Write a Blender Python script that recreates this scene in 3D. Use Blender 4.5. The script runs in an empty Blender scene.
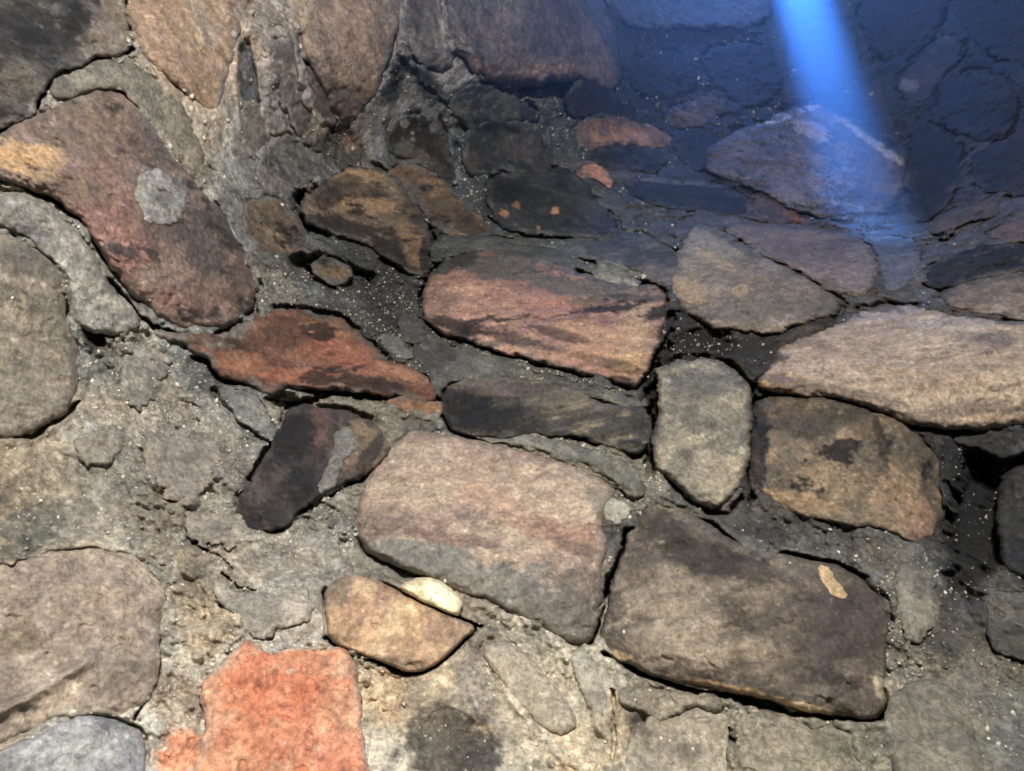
import bpy, math, random
import numpy as np
from mathutils import Vector, Matrix

# ------------------------------------------------------------------ camera, world, lights, exposure
scene = bpy.context.scene
W, HGT, F = 1024, 771, 773.0
PITCH = math.radians(35)
CAM = np.array([0.0, 0.0, 0.7])
FWD = np.array([0.0, math.cos(PITCH), math.sin(PITCH)])
UPV = np.array([0.0, -math.sin(PITCH), math.cos(PITCH)])
cd = bpy.data.cameras.new('camera'); cd.sensor_fit = 'HORIZONTAL'; cd.sensor_width = 36.0
cd.lens = 36.0 * F / W; cd.clip_start = 0.01; cd.clip_end = 50
cam = bpy.data.objects.new('camera', cd); scene.collection.objects.link(cam)
cam.location = CAM; cam.rotation_euler = (math.pi / 2 + PITCH, 0, 0)
scene.camera = cam

world = bpy.data.worlds.new('world'); scene.world = world; world.use_nodes = True
bg = world.node_tree.nodes['Background']
bg.inputs[0].default_value = (0.80, 0.90, 1.0, 1); bg.inputs[1].default_value = 0.17

def aim(o, target):
    d = Vector(target) - o.location
    o.rotation_euler = d.to_track_quat('-Z', 'Y').to_euler()
def lamp(name, kind, loc, target, energy, color, **kw):
    l = bpy.data.lights.new(name, kind); l.energy = energy; l.color = color
    for k, v in kw.items(): setattr(l, k, v)
    o = bpy.data.objects.new(name, l); scene.collection.objects.link(o); o.location = loc; aim(o, target); return o

# phone torch, set back behind the lens to flatten its falloff, and daylight falling down the flue
lamp('torch_light', 'AREA', (0.02, -0.42, 1.03), (0.0, 0.70, 1.05), 22.5, (1.0, 0.965, 0.91), shape='DISK', size=0.10)
lamp('flue_daylight', 'AREA', (0.35, 0.62, 3.6), (0.35, 0.85, 1.7), 26.0, (0.14, 0.35, 1.0), shape='DISK', size=0.35)
BEAM = dict(energy=14500.0, color=(0.035, 0.19, 1.0), spot_size=math.radians(2.5), spot_blend=1.0, shadow_soft_size=0.012)
HAZE_DENSITY, PLUME_DENSITY, SMOKE_G = 0.26, 1.8, 0.6
scene.view_settings.view_transform = 'Standard'; scene.view_settings.look = 'None'
scene.view_settings.gamma = 1.0; scene.view_settings.use_curve_mapping = False
scene.view_settings.exposure = 0.0
scene.cycles.use_denoising = True
scene.cycles.volume_bounces = 0
scene.cycles.max_bounces = 6

# ------------------------------------------------------------------ numeric helpers
_r = np.random.RandomState(7)
PERM = _r.permutation(256).astype(np.int32)
GRAD = _r.normal(size=(256, 3)).astype(np.float32); GRAD /= np.linalg.norm(GRAD, axis=1)[:, None]

def noise3(p):
    i = np.floor(p).astype(np.int32); f = (p - i).astype(np.float32)
    w = f * f * f * (f * (f * 6 - 15) + 10)
    out = 0
    for dx in (0, 1):
        a = PERM[(i[:, 0] + dx) & 255]; wx = w[:, 0] if dx else 1 - w[:, 0]
        for dy in (0, 1):
            b = PERM[(a + i[:, 1] + dy) & 255]; wy = w[:, 1] if dy else 1 - w[:, 1]
            for dz in (0, 1):
                g = GRAD[PERM[(b + i[:, 2] + dz) & 255]]
                wz = w[:, 2] if dz else 1 - w[:, 2]
                d = g[:, 0] * (f[:, 0] - dx) + g[:, 1] * (f[:, 1] - dy) + g[:, 2] * (f[:, 2] - dz)
                out = out + d * wx * wy * wz
    return out * 1.6

def fbm(P, freq, octv=4, gain=0.5, seed=0, ridged=False):
    p = P * freq + np.array([seed * 17.13, seed * 5.71, seed * 9.37])
    a, s, n = 1.0, 0.0, 0.0
    for _ in range(octv):
        v = noise3(p)
        if ridged: v = np.abs(v) * 2 - 0.55
        s = s + v * a; n += a; a *= gain; p = p * 2.03 + 3.7
    return s / n * 2.2

def sstep(a, b, x):
    t = np.clip((x - a) / (b - a), 0, 1); return t * t * (3 - 2 * t)

def lin(c):
    c = np.asarray(c, dtype=np.float64) / 255.0
    return np.where(c <= 0.04045, c / 12.92, ((c + 0.055) / 1.055) ** 2.4)

def rays(U, V):
    x = (U - W / 2) / F; y = (HGT / 2 - V) / F
    return FWD[None] + x[:, None] * np.array([[1.0, 0, 0]]) + y[:, None] * UPV[None]

# horizontal distance of the masonry from the camera, surveyed in rows down the wall
ROWS = [
    (-320, [(-450, .28), (0, .34), (200, .42), (400, .50), (580, .60), (700, 1.06), (850, 1.08), (1024, .86), (1450, .50)]),
    (-60, [(-450, .30), (0, .38), (200, .46), (400, .56), (560, .68), (640, .92), (700, 1.08), (850, 1.09), (1024, .86), (1450, .55)]),
    (60, [(-450, .32), (0, .40), (180, .49), (350, .61), (520, .74), (590, .80), (640, .98), (720, 1.08), (850, 1.09), (1024, .86), (1450, .58)]),
    (150, [(-450, .33), (0, .42), (130, .50), (230, .60), (320, .73), (420, .86), (560, .97), (700, 1.03), (800, 1.03), (900, 1.04), (1024, .82), (1450, .56)]),
    (215, [(-450, .33), (0, .43), (140, .52), (240, .63), (340, .77), (440, .84), (560, .92), (700, .95), (800, .96), (900, 1.0), (1024, .76), (1450, .56)]),
    (265, [(-450, .34), (0, .44), (150, .54), (250, .65), (350, .77), (440, .80), (540, .82), (640, .83), (780, .80), (900, .82), (1024, .71), (1450, .55)]),
    (360, [(-450, .36), (0, .48), (100, .54), (200, .63), (330, .72), (540, .75), (700, .75), (900, .70), (1024, .66), (1450, .55)]),
    (480, [(-450, .38), (0, .50), (150, .58), (300, .66), (500, .70), (700, .70), (850, .69), (935, .70), (980, .76), (1024, .72), (1450, .6)]),
    (600, [(-450, .38), (0, .50), (150, .55), (350, .62), (600, .66), (800, .66), (950, .66), (1024, .66), (1450, .6)]),
    (771, [(-450, .36), (0, .49), (200, .55), (400, .59), (600, .61), (800, .62), (1024, .60), (1450, .55)]),
    (1100, [(-450, .32), (0, .45), (200, .5), (400, .53), (600, .55), (800, .56), (1024, .55), (1450, .5)]),
]
GS = 8.0
GU = np.arange(-480, 1520, GS); GV = np.arange(-360, 1140, GS)
def rowmap(rows, k=None):
    vs = [r[0] for r in rows]
    tab = np.array([np.interp(GU, [a[0] for a in r[1]], [a[1] if k is None else a[1][k] for a in r[1]]) for r in rows])
    out = np.empty((len(GV), len(GU)))
    for j in range(len(GU)): out[:, j] = np.interp(GV, vs, tab[:, j])
    return out
def blur(m, n, it=2):
    k = np.ones(2 * n + 1) / (2 * n + 1)
    for _ in range(it):
        for ax in (0, 1):
            pw = [(0, 0), (0, 0)]; pw[ax] = (n, n)
            m = np.apply_along_axis(lambda r: np.convolve(r, k, 'valid'), ax, np.pad(m, pw, mode='edge'))
    return m
def sample(m, U, V):
    x = np.clip((U - GU[0]) / GS, 0, len(GU) - 1.001); y = np.clip((V - GV[0]) / GS, 0, len(GV) - 1.001)
    i = x.astype(int); j = y.astype(int); fx = x - i; fy = y - j
    return (m[j, i] * (1 - fx) + m[j, i + 1] * fx) * (1 - fy) + (m[j + 1, i] * (1 - fx) + m[j + 1, i + 1] * fx) * fy
YMAP = blur(rowmap(ROWS), 2, 2)
def base(U, V):
    r = rays(U, V); Y = sample(YMAP, U, V)
    return CAM[None] + r * (Y / r[:, 1])[:, None], r / np.linalg.norm(r, axis=1)[:, None]

def chaikin(p, n=1):
    p = np.asarray(p, float)
    for _ in range(n):
        q = np.roll(p, -1, 0); p = np.stack([p * .78 + q * .22, p * .22 + q * .78], 1).reshape(-1, 2)
    return p
def sdf(poly, U, V):
    d = np.full(U.shape, 1e9); inside = np.zeros(U.shape, bool)
    for a, b in zip(poly, np.roll(poly, -1, 0)):
        e = b - a; L = e @ e + 1e-9
        t = np.clip(((U - a[0]) * e[0] + (V - a[1]) * e[1]) / L, 0, 1)
        d = np.minimum(d, (U - a[0] - t * e[0]) ** 2 + (V - a[1] - t * e[1]) ** 2)
        if a[1] != b[1]:
            c = ((a[1] > V) != (b[1] > V)) & (U < (b[0] - a[0]) * (V - a[1]) / (b[1] - a[1]) + a[0])
            inside ^= c
    d = np.sqrt(d); return np.where(inside, d, -d)
def polydist(pl, U, V):
    d = np.full(U.shape, 1e9)
    for (x0, y0), (x1, y1) in zip(pl[:-1], pl[1:]):
        ex, ey = x1 - x0, y1 - y0; L = ex * ex + ey * ey + 1e-9
        t = np.clip(((U - x0) * ex + (V - y0) * ey) / L, 0, 1)
        d = np.minimum(d, np.hypot(U - x0 - t * ex, V - y0 - t * ey))
    return d
def blobmask(b, U, V, n):
    a = math.radians(b[4]); du, dv = U - b[0], V - b[1]
    x = (du * math.cos(a) + dv * math.sin(a)) / b[2]; y = (-du * math.sin(a) + dv * math.cos(a)) / b[3]
    return sstep(1.2, 0.7, np.hypot(x, y) + n)
def paint(C, blobs, U, V, P, seed, S=None):
    if not blobs: return C
    n = 0.30 * fbm(P, 22, 5, .66, seed) + 0.32 * fbm(P if S is None else S, 42, 5, .72, seed + 5) + 0.14 * fbm(P, 150, 2, .6, seed + 3)
    for b in blobs:
        m = blobmask(b, U, V, n)[:, None] * b[6]
        C = C * (1 - m) + lin(b[5])[None] * (.5 if max(b[5]) < 76 else 1) * m
    return C
def streak(P, ang, stretch):
    """coordinates squeezed along a direction in the wall plane, for bedding lines in the stone"""
    a = math.radians(ang); x = P[:, 0]; z = P[:, 2] * .9 - P[:, 1] * .35
    s = x * math.cos(a) - z * math.sin(a); t = x * math.sin(a) + z * math.cos(a)
    return np.stack([s / stretch, P[:, 1] * .3, t], 1)

# ------------------------------------------------------------------ materials
def material(name, rough, fine, bump, spec, glint):
    m = bpy.data.materials.new(name); m.use_nodes = True; nt = m.node_tree; N = nt.nodes; L = nt.links
    b = N['Principled BSDF']; b.inputs['Specular IOR Level'].default_value = spec
    at = N.new('ShaderNodeAttribute'); at.attribute_name = 'tint'
    tc = N.new('ShaderNodeNewGeometry')
    n1 = N.new('ShaderNodeTexNoise'); n1.inputs['Scale'].default_value = 240; n1.inputs['Detail'].default_value = 8; n1.inputs['Roughness'].default_value = .75
    n2 = N.new('ShaderNodeTexNoise'); n2.inputs['Scale'].default_value = 620; n2.inputs['Detail'].default_value = 3
    L.new(tc.outputs['Position'], n1.inputs['Vector']); L.new(tc.outputs['Position'], n2.inputs['Vector'])
    mr = N.new('ShaderNodeMapRange'); mr.inputs['From Min'].default_value = .3; mr.inputs['From Max'].default_value = .7
    mr.inputs['To Min'].default_value = 1 - fine; mr.inputs['To Max'].default_value = 1 + fine
    L.new(n1.outputs['Fac'], mr.inputs['Value'])
    vm = N.new('ShaderNodeVectorMath'); vm.operation = 'SCALE'
    L.new(at.outputs['Color'], vm.inputs[0]); L.new(mr.outputs['Result'], vm.inputs['Scale'])
    # bright mineral grains
    gr = N.new('ShaderNodeMapRange'); gr.inputs['From Min'].default_value = .70; gr.inputs['From Max'].default_value = .80
    L.new(n2.outputs['Fac'], gr.inputs['Value'])
    gm = N.new('ShaderNodeMath'); gm.operation = 'MULTIPLY'; gm.inputs[1].default_value = glint
    L.new(gr.outputs['Result'], gm.inputs[0])
    mx = N.new('ShaderNodeMix'); mx.data_type = 'RGBA'
    L.new(gm.outputs[0], mx.inputs[0]); L.new(vm.outputs[0], mx.inputs[6]); mx.inputs[7].default_value = (.55, .52, .47, 1)
    L.new(mx.outputs[2], b.inputs['Base Color'])
    rr = N.new('ShaderNodeMapRange'); rr.inputs['To Min'].default_value = rough - .15; rr.inputs['To Max'].default_value = min(1, rough + .15)
    L.new(n1.outputs['Fac'], rr.inputs['Value']); L.new(rr.outputs['Result'], b.inputs['Roughness'])
    ad = N.new('ShaderNodeMath'); ad.operation = 'MULTIPLY_ADD'; ad.inputs[1].default_value = .35
    L.new(n2.outputs['Fac'], ad.inputs[0]); L.new(n1.outputs['Fac'], ad.inputs[2])
    bp = N.new('ShaderNodeBump'); bp.inputs['Strength'].default_value = bump; bp.inputs['Distance'].default_value = .004
    L.new(ad.outputs[0], bp.inputs['Height']); L.new(bp.outputs['Normal'], b.inputs['Normal'])
    return m
M_STONE = material('weathered_stone', .78, .55, .9, .40, .14)
M_MORTAR = material('sooty_mortar', .80, .62, 1.0, .42, .45)
M_GRIT = material('pale_grit', .6, .10, .2, .4, 0)

# ------------------------------------------------------------------ mesh helpers
def make_mesh(name, co, quads, col, mat, parent=None, centre=True, smooth=True):
    c0 = co.mean(0) if centre else np.zeros(3)
    pc = np.array(parent.matrix_world.translation) if parent is not None else np.zeros(3)
    me = bpy.data.meshes.new(name); k = quads.shape[1]
    me.vertices.add(len(co)); me.vertices.foreach_set('co', (co - c0).astype(np.float32).ravel())
    me.loops.add(quads.size); me.loops.foreach_set('vertex_index', quads.astype(np.int32).ravel())
    me.polygons.add(len(quads)); me.polygons.foreach_set('loop_start', (np.arange(len(quads)) * k).astype(np.int32))
    if smooth: me.polygons.foreach_set('use_smooth', np.ones(len(quads), bool))
    me.update(calc_edges=True)
    a = me.attributes.new('tint', 'FLOAT_COLOR', 'POINT')
    a.data.foreach_set('color', np.concatenate([np.clip(col, 0.002, 1), np.ones((len(col), 1))], 1).astype(np.float32).ravel())
    me.materials.append(mat)
    o = bpy.data.objects.new(name, me); scene.collection.objects.link(o)
    if parent is not None: o.parent = parent
    o.location = c0 - pc; o.matrix_world = Matrix.Translation(Vector(c0))
    return o

PIECES = []      # everything set into the walls; filled below, used to recess the mortar behind
class Piece: pass
def piece(name, wall, poly, cols, label=None, H=.022, edge=8, rough=.005, rf=14, tilt=(0, 0), blobs=(), streaks=(0, 1.0), soot=0.0,
          gap=.02, gapw=4, warp=2.6, facet=.0, ridges=(), on=None, mat=None, cf=18, mix=1.0, sink=.006, sootcol=(30, 28, 28), dents=(), flake=.0032, rim=.75):
    edge = edge * (.72 if mat is None else 1); H = H * .82; sink = sink if on is None else 0.0; p = Piece(); p.__dict__.update(locals()); p.seed = len(PIECES) + 11
    p.pl = chaikin(poly, 1); p.cu, p.cv = p.pl.mean(0); PIECES.append(p)
    rs = np.random.RandomState(p.seed); p.cuts = []
    if mat is None and on is None:      # chipped planes round the rim give a broken, angular stone
        for k in range(6):
            t = (k + rs.uniform(-.4, .4)) * math.pi / 3; d = np.array([math.cos(t), math.sin(t)])
            r = ((p.pl - [p.cu, p.cv]) @ d); r = r.max()
            p.cuts.append((d[0], d[1], r * rs.uniform(.45, .9), p.H / rs.uniform(38, 120)))
    return p
def warp_of(p, P): return p.warp * (fbm(P, 30, 4, .62, p.seed) * 1.3) + (2.0 if p.mat is None and p.on is None else 0)
def height(p, U, V, P, sd=None):
    if sd is None: sd = sdf(p.pl, U, V) + warp_of(p, P)
    t = np.clip(sd / p.edge, 0, 1); prof = (1 - (1 - t) ** 2.3) ** (1 / 2.0)
    h = -p.sink + p.H * prof
    s = streak(P, *p.streaks)
    amp = sstep(-1, p.edge * .8, sd) * .8 + .2
    h = h + amp * (p.rough * 1.0 * fbm(s, p.rf, 5, .55, p.seed) + p.rough * .42 * fbm(P, 75, 3, .6, p.seed + 1))
    if p.facet:
        q = fbm(P, 9, 2, .4, p.seed + 5); h = h + amp * p.facet * (np.abs(q) * 2 - .5)
    h = h + sstep(-2, 10, sd) * (p.tilt[0] * (U - p.cu) + p.tilt[1] * (V - p.cv))
    for (dx, dy, r, sl) in p.cuts:
        d = (U - p.cu) * dx + (V - p.cv) * dy - r + 5 * fbm(P, 28, 3, .55, p.seed + 15)
        h = h - sl * np.maximum(0, np.minimum(d, 45))
    if p.cuts:                          # bedding: thin flaked steps along the grain
        x = fbm(s, p.rf * .9, 4, .5, p.seed + 16) * 3.2; f = np.floor(x); t = x - f
        h = h + amp * p.flake * (f + sstep(.0, .22, t)) / 3.2
        h = h - amp * .0035 * sstep(.55, .85, fbm(P, 55, 3, .55, p.seed + 17))
    for (line, w, a) in p.ridges:
        d = polydist(line, U, V) + 3 * fbm(P, 40, 2, .5, p.seed + 9); h = h + a * np.exp(-(d / w) ** 2)
    for (u, v, ru, rv, an, dep) in p.dents:
        h = h - dep * blobmask((u, v, ru, rv, an), U, V, .2 * fbm(P, 30, 3, .5, p.seed + 2))
    if p.on is not None:
        h = h + np.maximum(height(p.on, U, V, P), -.002)
    return h
def build(p, parent, step=1.3):
    u0, v0 = p.pl.min(0) - 8; u1, v1 = p.pl.max(0) + 8
    gu = np.arange(u0, u1, step); gv = np.arange(v0, v1, step); nu, nv = len(gu), len(gv)
    U, V = [a.ravel() for a in np.meshgrid(gu, gv)]
    P, _ = base(U, V)
    sd = sdf(p.pl, U, V) + warp_of(p, P)
    S = sd.reshape(nv, nu); gy, gx = np.gradient(S, step)
    ids = np.arange(nu * nv).reshape(nv, nu)
    q = np.stack([ids[:-1, :-1], ids[1:, :-1], ids[1:, 1:], ids[:-1, 1:]], -1).reshape(-1, 4)
    qs = sd[q]; q = q[(qs.mean(1) > 0) & (qs.min(1) > -1.8 * step)]
    g = np.hypot(gx, gy).ravel() + 1e-6; k = np.where(sd < 0, -sd / g, 0)
    U = U + k * gx.ravel() / g; V = V + k * gy.ravel() / g; sd = np.maximum(sd, 0)
    P, R = base(U, V)
    h = height(p, U, V, P, sd if p.on is None else sd)
    co = P - R * h[:, None]
    # colour: two or three stone tints veined together, then its own stains and painted light marks
    s = streak(P, *p.streaks)
    C = np.repeat(lin(p.cols[0])[None], len(U), 0)
    if len(p.cols) > 1:
        m = sstep(-.25, .3, fbm(s, p.cf, 6, .62, p.seed + 20))[:, None] * p.mix; C = C * (1 - m) + lin(p.cols[1])[None] * m
    if len(p.cols) > 2:
        m = sstep(.0, .4, fbm(s, p.cf * 1.4, 6, .65, p.seed + 30))[:, None] * p.mix; C = C * (1 - m) + lin(p.cols[2])[None] * m
    C = paint(C, p.blobs, U, V, P, p.seed + 40, s)
    if p.soot:
        m = sstep(.45 - p.soot, .75 - p.soot, fbm(s, 26, 6, .66, p.seed + 50))[:, None] * .9; C = C * (1 - m) + lin(p.sootcol)[None] * .6 * m
    if p.mat is None and p.on is None:
        # mortar smeared over the rim, dusty film and pale and dark specks
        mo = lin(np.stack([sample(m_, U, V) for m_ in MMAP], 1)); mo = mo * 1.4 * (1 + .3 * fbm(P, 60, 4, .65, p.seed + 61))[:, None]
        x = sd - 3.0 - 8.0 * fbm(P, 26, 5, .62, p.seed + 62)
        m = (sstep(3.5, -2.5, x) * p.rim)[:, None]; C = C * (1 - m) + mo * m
        m = (sstep(.35, .8, fbm(P, 38, 5, .65, p.seed + 63)) * .45 * p.rim)[:, None]; C = C * (1 - m) + mo * m
        m = (sstep(.45, .9, fbm(s, 45, 4, .65, p.seed + 64)) * .55)[:, None]; C = C * (1 - m) + C * m * .35
        m = (sstep(.55, .9, fbm(P, 120, 3, .6, p.seed + 65)) * .5)[:, None]; C = C * (1 - m) + (C * 1.9 + .02) * m
    if p.mat is M_MORTAR: C = C * 1.3
    C = C * np.clip(1 + .26 * fbm(P, 60, 4, .68, p.seed + 60) + .20 * fbm(s, 130, 3, .65, p.seed + 66), .35, 1.8)[:, None]
    if p.mat is None: C = C * .86 + .14 * (C @ np.array([.3, .55, .15]))[:, None]
    # side skirt into the wall
    e = np.concatenate([q[:, [0, 1]], q[:, [1, 2]], q[:, [2, 3]], q[:, [3, 0]]])
    key = np.sort(e, 1); key = key[:, 0].astype(np.int64) * (nu * nv) + key[:, 1]
    uq, first, cnt = np.unique(key, return_index=True, return_counts=True)
    be = e[first[cnt == 1]]
    used = np.unique(q); rem = np.full(nu * nv, -1); rem[used] = np.arange(len(used))
    q = rem[q]; be = rem[be]; co = co[used]; C = C[used]; R = R[used]
    bv = np.unique(be); bm = np.full(len(co), -1); bm[bv] = len(co) + np.arange(len(bv))
    depth = .05 if p.on is None else .006
    back = co[bv] + R[bv] * depth + np.array([0, depth * .2, 0])
    cen = co.mean(0); back = back + (cen - back) * (.10 if p.on is None else 0.0)
    sk = np.stack([be[:, 1], be[:, 0], bm[be[:, 0]], bm[be[:, 1]]], 1)
    co2 = np.concatenate([co, back]); C2 = np.concatenate([C, C[bv]])
    o = make_mesh(p.name, co2, np.concatenate([q, sk]), C2, p.mat or M_STONE, parent)
    if p.label: o['label'] = p.label
    p.obj = o; return o

# ------------------------------------------------------------------ what stands where: regions, mortar tints, cracks, stones
LEFT_REGION = [(-600, -500), (640, -500), (630, 20), (624, 78), (600, 88), (490, 86), (455, 105), (430, 118), (385, 122), (330, 130),
               (305, 190), (290, 215), (262, 300), (215, 338), (150, 345), (100, 380), (60, 450), (0, 540), (-600, 760)]
RIGHT_REGION = [(845, -500), (850, -20), (875, 60), (905, 150), (906, 235), (925, 285), (945, 322), (1040, 326), (1600, 330), (1600, -500)]
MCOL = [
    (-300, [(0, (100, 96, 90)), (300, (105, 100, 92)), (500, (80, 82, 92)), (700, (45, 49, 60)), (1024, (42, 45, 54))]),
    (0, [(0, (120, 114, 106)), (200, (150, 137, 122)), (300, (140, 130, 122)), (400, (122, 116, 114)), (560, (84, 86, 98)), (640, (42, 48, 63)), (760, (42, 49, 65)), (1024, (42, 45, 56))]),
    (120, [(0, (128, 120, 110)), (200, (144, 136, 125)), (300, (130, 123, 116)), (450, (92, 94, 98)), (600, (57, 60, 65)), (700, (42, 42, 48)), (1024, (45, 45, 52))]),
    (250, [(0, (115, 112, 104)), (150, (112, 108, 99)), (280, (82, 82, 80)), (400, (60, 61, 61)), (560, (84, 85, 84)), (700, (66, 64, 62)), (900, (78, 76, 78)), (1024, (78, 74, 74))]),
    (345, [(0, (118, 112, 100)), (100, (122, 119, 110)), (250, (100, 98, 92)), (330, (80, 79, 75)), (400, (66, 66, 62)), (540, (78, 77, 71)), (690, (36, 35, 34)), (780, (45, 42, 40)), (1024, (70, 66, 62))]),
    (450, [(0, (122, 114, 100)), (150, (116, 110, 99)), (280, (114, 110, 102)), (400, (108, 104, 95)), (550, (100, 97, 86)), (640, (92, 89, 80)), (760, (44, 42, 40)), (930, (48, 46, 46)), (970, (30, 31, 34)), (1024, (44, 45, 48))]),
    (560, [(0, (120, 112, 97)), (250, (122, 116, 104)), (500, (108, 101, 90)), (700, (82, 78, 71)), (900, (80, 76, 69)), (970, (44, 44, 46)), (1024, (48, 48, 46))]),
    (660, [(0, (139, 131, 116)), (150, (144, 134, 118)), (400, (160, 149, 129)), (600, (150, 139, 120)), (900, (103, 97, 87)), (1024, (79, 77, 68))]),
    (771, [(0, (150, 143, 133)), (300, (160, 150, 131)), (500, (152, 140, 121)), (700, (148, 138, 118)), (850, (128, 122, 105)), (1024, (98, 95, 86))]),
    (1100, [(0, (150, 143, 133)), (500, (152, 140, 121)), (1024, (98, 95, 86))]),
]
K, G = (30, 29, 30), (112, 110, 104)
MBLOBS = [  # stains and soot, plus dark patches painting shade into hollows and joints
    (452, 745, 50, 42, 20, (58, 56, 54), .85), (478, 690, 40, 18, 60, (104, 99, 92), .6), (420, 700, 26, 30, 0, (118, 108, 94), .5),
    (335, 700, 8, 40, 0, (186, 152, 124), .5), (388, 690, 22, 40, 0, (164, 140, 112), .6), (180, 752, 30, 24, -20, (196, 130, 94), .85),
    (178, 700, 30, 34, 0, (134, 114, 96), .6), (265, 655, 60, 18, -10, (158, 152, 142), .7), (320, 625, 30, 22, 0, (160, 152, 140), .7),
    (545, 700, 50, 46, 0, (158, 148, 130), .5), (600, 650, 20, 50, 0, (154, 148, 132), .7), (640, 700, 16, 30, 0, (90, 86, 76), .8),
    (700, 672, 70, 8, 12, (42, 40, 38), .8), (725, 702, 90, 8, 8, (120, 112, 98), .6),
    (360, 260, 60, 40, 0, (56, 56, 55), .6), (300, 245, 36, 16, 10, (96, 96, 94), .5), (395, 310, 36, 40, 0, (50, 50, 49), .7),
    (440, 345, 30, 26, 0, (66, 66, 63), .7), (270, 300, 26, 26, 0, (104, 102, 94), .7), (325, 310, 30, 8, 0, (70, 70, 66), .6),
    (92, 330, 14, 26, -20, (70, 64, 62), .8), (250, 385, 30, 22, 20, (92, 94, 92), .7), (265, 430, 24, 24, 0, (98, 98, 92), .6),
    (205, 380, 10, 30, -50, (72, 70, 68), .6), (190, 460, 60, 50, 0, (118, 110, 98), .6), (90, 470, 40, 26, -30, (110, 104, 92), .5),
    (40, 520, 60, 16, -15, (84, 84, 78), .6), (30, 545, 30, 10, -20, (70, 76, 72), .6), (130, 520, 60, 20, 0, (128, 118, 104), .5),
    (345, 150, 22, 26, 0, (48, 46, 46), .7), (352, 140, 8, 12, 30, (120, 100, 88), .7), (318, 200, 20, 18, 0, K, .7), (300, 150, 30, 16, 0, (70, 69, 67), .6),
    (275, 175, 22, 22, 0, (92, 88, 82), .5), (470, 200, 20, 36, 60, (58, 60, 64), .5), (430, 225, 34, 20, 30, (54, 54, 56), .6),
    (410, 92, 26, 32, -20, (92, 93, 92), .7), (396, 78, 9, 28, 14, (42, 44, 48), .8), (440, 100, 12, 40, -40, (44, 46, 54), .8), (478, 92, 18, 16, 0, (100, 104, 102), .7), (455, 112, 16, 24, -50, (108, 108, 104), .5),
    (630, 268, 34, 14, 8, (104, 102, 94), .8), (670, 372, 20, 10, 60, K, .6), (700, 340, 30, 12, 0, (34, 34, 35), .8), (650, 400, 12, 60, 8, (42, 41, 40), .8), (748, 470, 8, 50, 0, K, .7),
    (745, 350, 26, 14, 0, (40, 38, 38), .7), (760, 530, 40, 10, 15, (60, 58, 55), .7), (700, 525, 40, 8, 25, (96, 92, 84), .6),
    (900, 565, 40, 16, 20, (84, 80, 72), .5), (900, 620, 20, 60, 0, (100, 97, 86), .6), (960, 620, 60, 40, 0, (72, 70, 62), .6), (985, 520, 46, 70, 10, (32, 33, 36), .85),
    (640, 470, 20, 40, 10, (104, 100, 88), .6), (570, 445, 80, 12, 14, (102, 100, 88), .7), (330, 500, 30, 20, 0, (118, 114, 102), .5),
    (290, 560, 60, 20, 10, (120, 112, 100), .5), (215, 575, 40, 14, 30, (96, 90, 82), .6), (470, 640, 40, 26, 20, (122, 114, 102), .6),
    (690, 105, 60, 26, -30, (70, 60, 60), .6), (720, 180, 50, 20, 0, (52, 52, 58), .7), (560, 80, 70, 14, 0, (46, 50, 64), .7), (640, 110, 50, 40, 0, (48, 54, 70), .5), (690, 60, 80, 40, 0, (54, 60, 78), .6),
    (780, 205, 26, 16, 20, (112, 72, 54), .8), (870, 240, 40, 30, 0, (88, 92, 104), .5),
    (249, 80, 10, 30, -8, (66, 70, 76), .9), (990, 690, 30, 50, 0, (104, 100, 90), .5), (870, 745, 40, 18, 10, (92, 92, 78), .5), (1000, 590, 20, 20, 0, (88, 84, 76), .6),
]
GRITTY = [(90, 300, 60, 40, 30, .5), (170, 400, 110, 70, 20, .35), (280, 450, 60, 70, 0, .45), (400, 320, 60, 60, 0, .6), (300, 300, 70, 40, 0, .5), (540, 360, 110, 24, 12, .8), (560, 440, 110, 20, 14, .7),
          (640, 480, 30, 40, 0, .7), (900, 620, 40, 70, 0, .4), (300, 520, 80, 40, 0, .5), (270, 650, 60, 20, 0, .4), (640, 268, 40, 20, 0, .8), (480, 170, 40, 50, 0, .7), (590, 130, 60, 30, 0, .5),
          (280, 120, 70, 80, 0, .35), (500, 95, 60, 20, 0, .5), (720, 100, 80, 60, 0, .3), (700, 340, 50, 20, 0, .4), (700, 715, 80, 20, 0, .3), (370, 380, 40, 20, 0, .5), (395, 90, 30, 40, 0, .4)]
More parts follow.
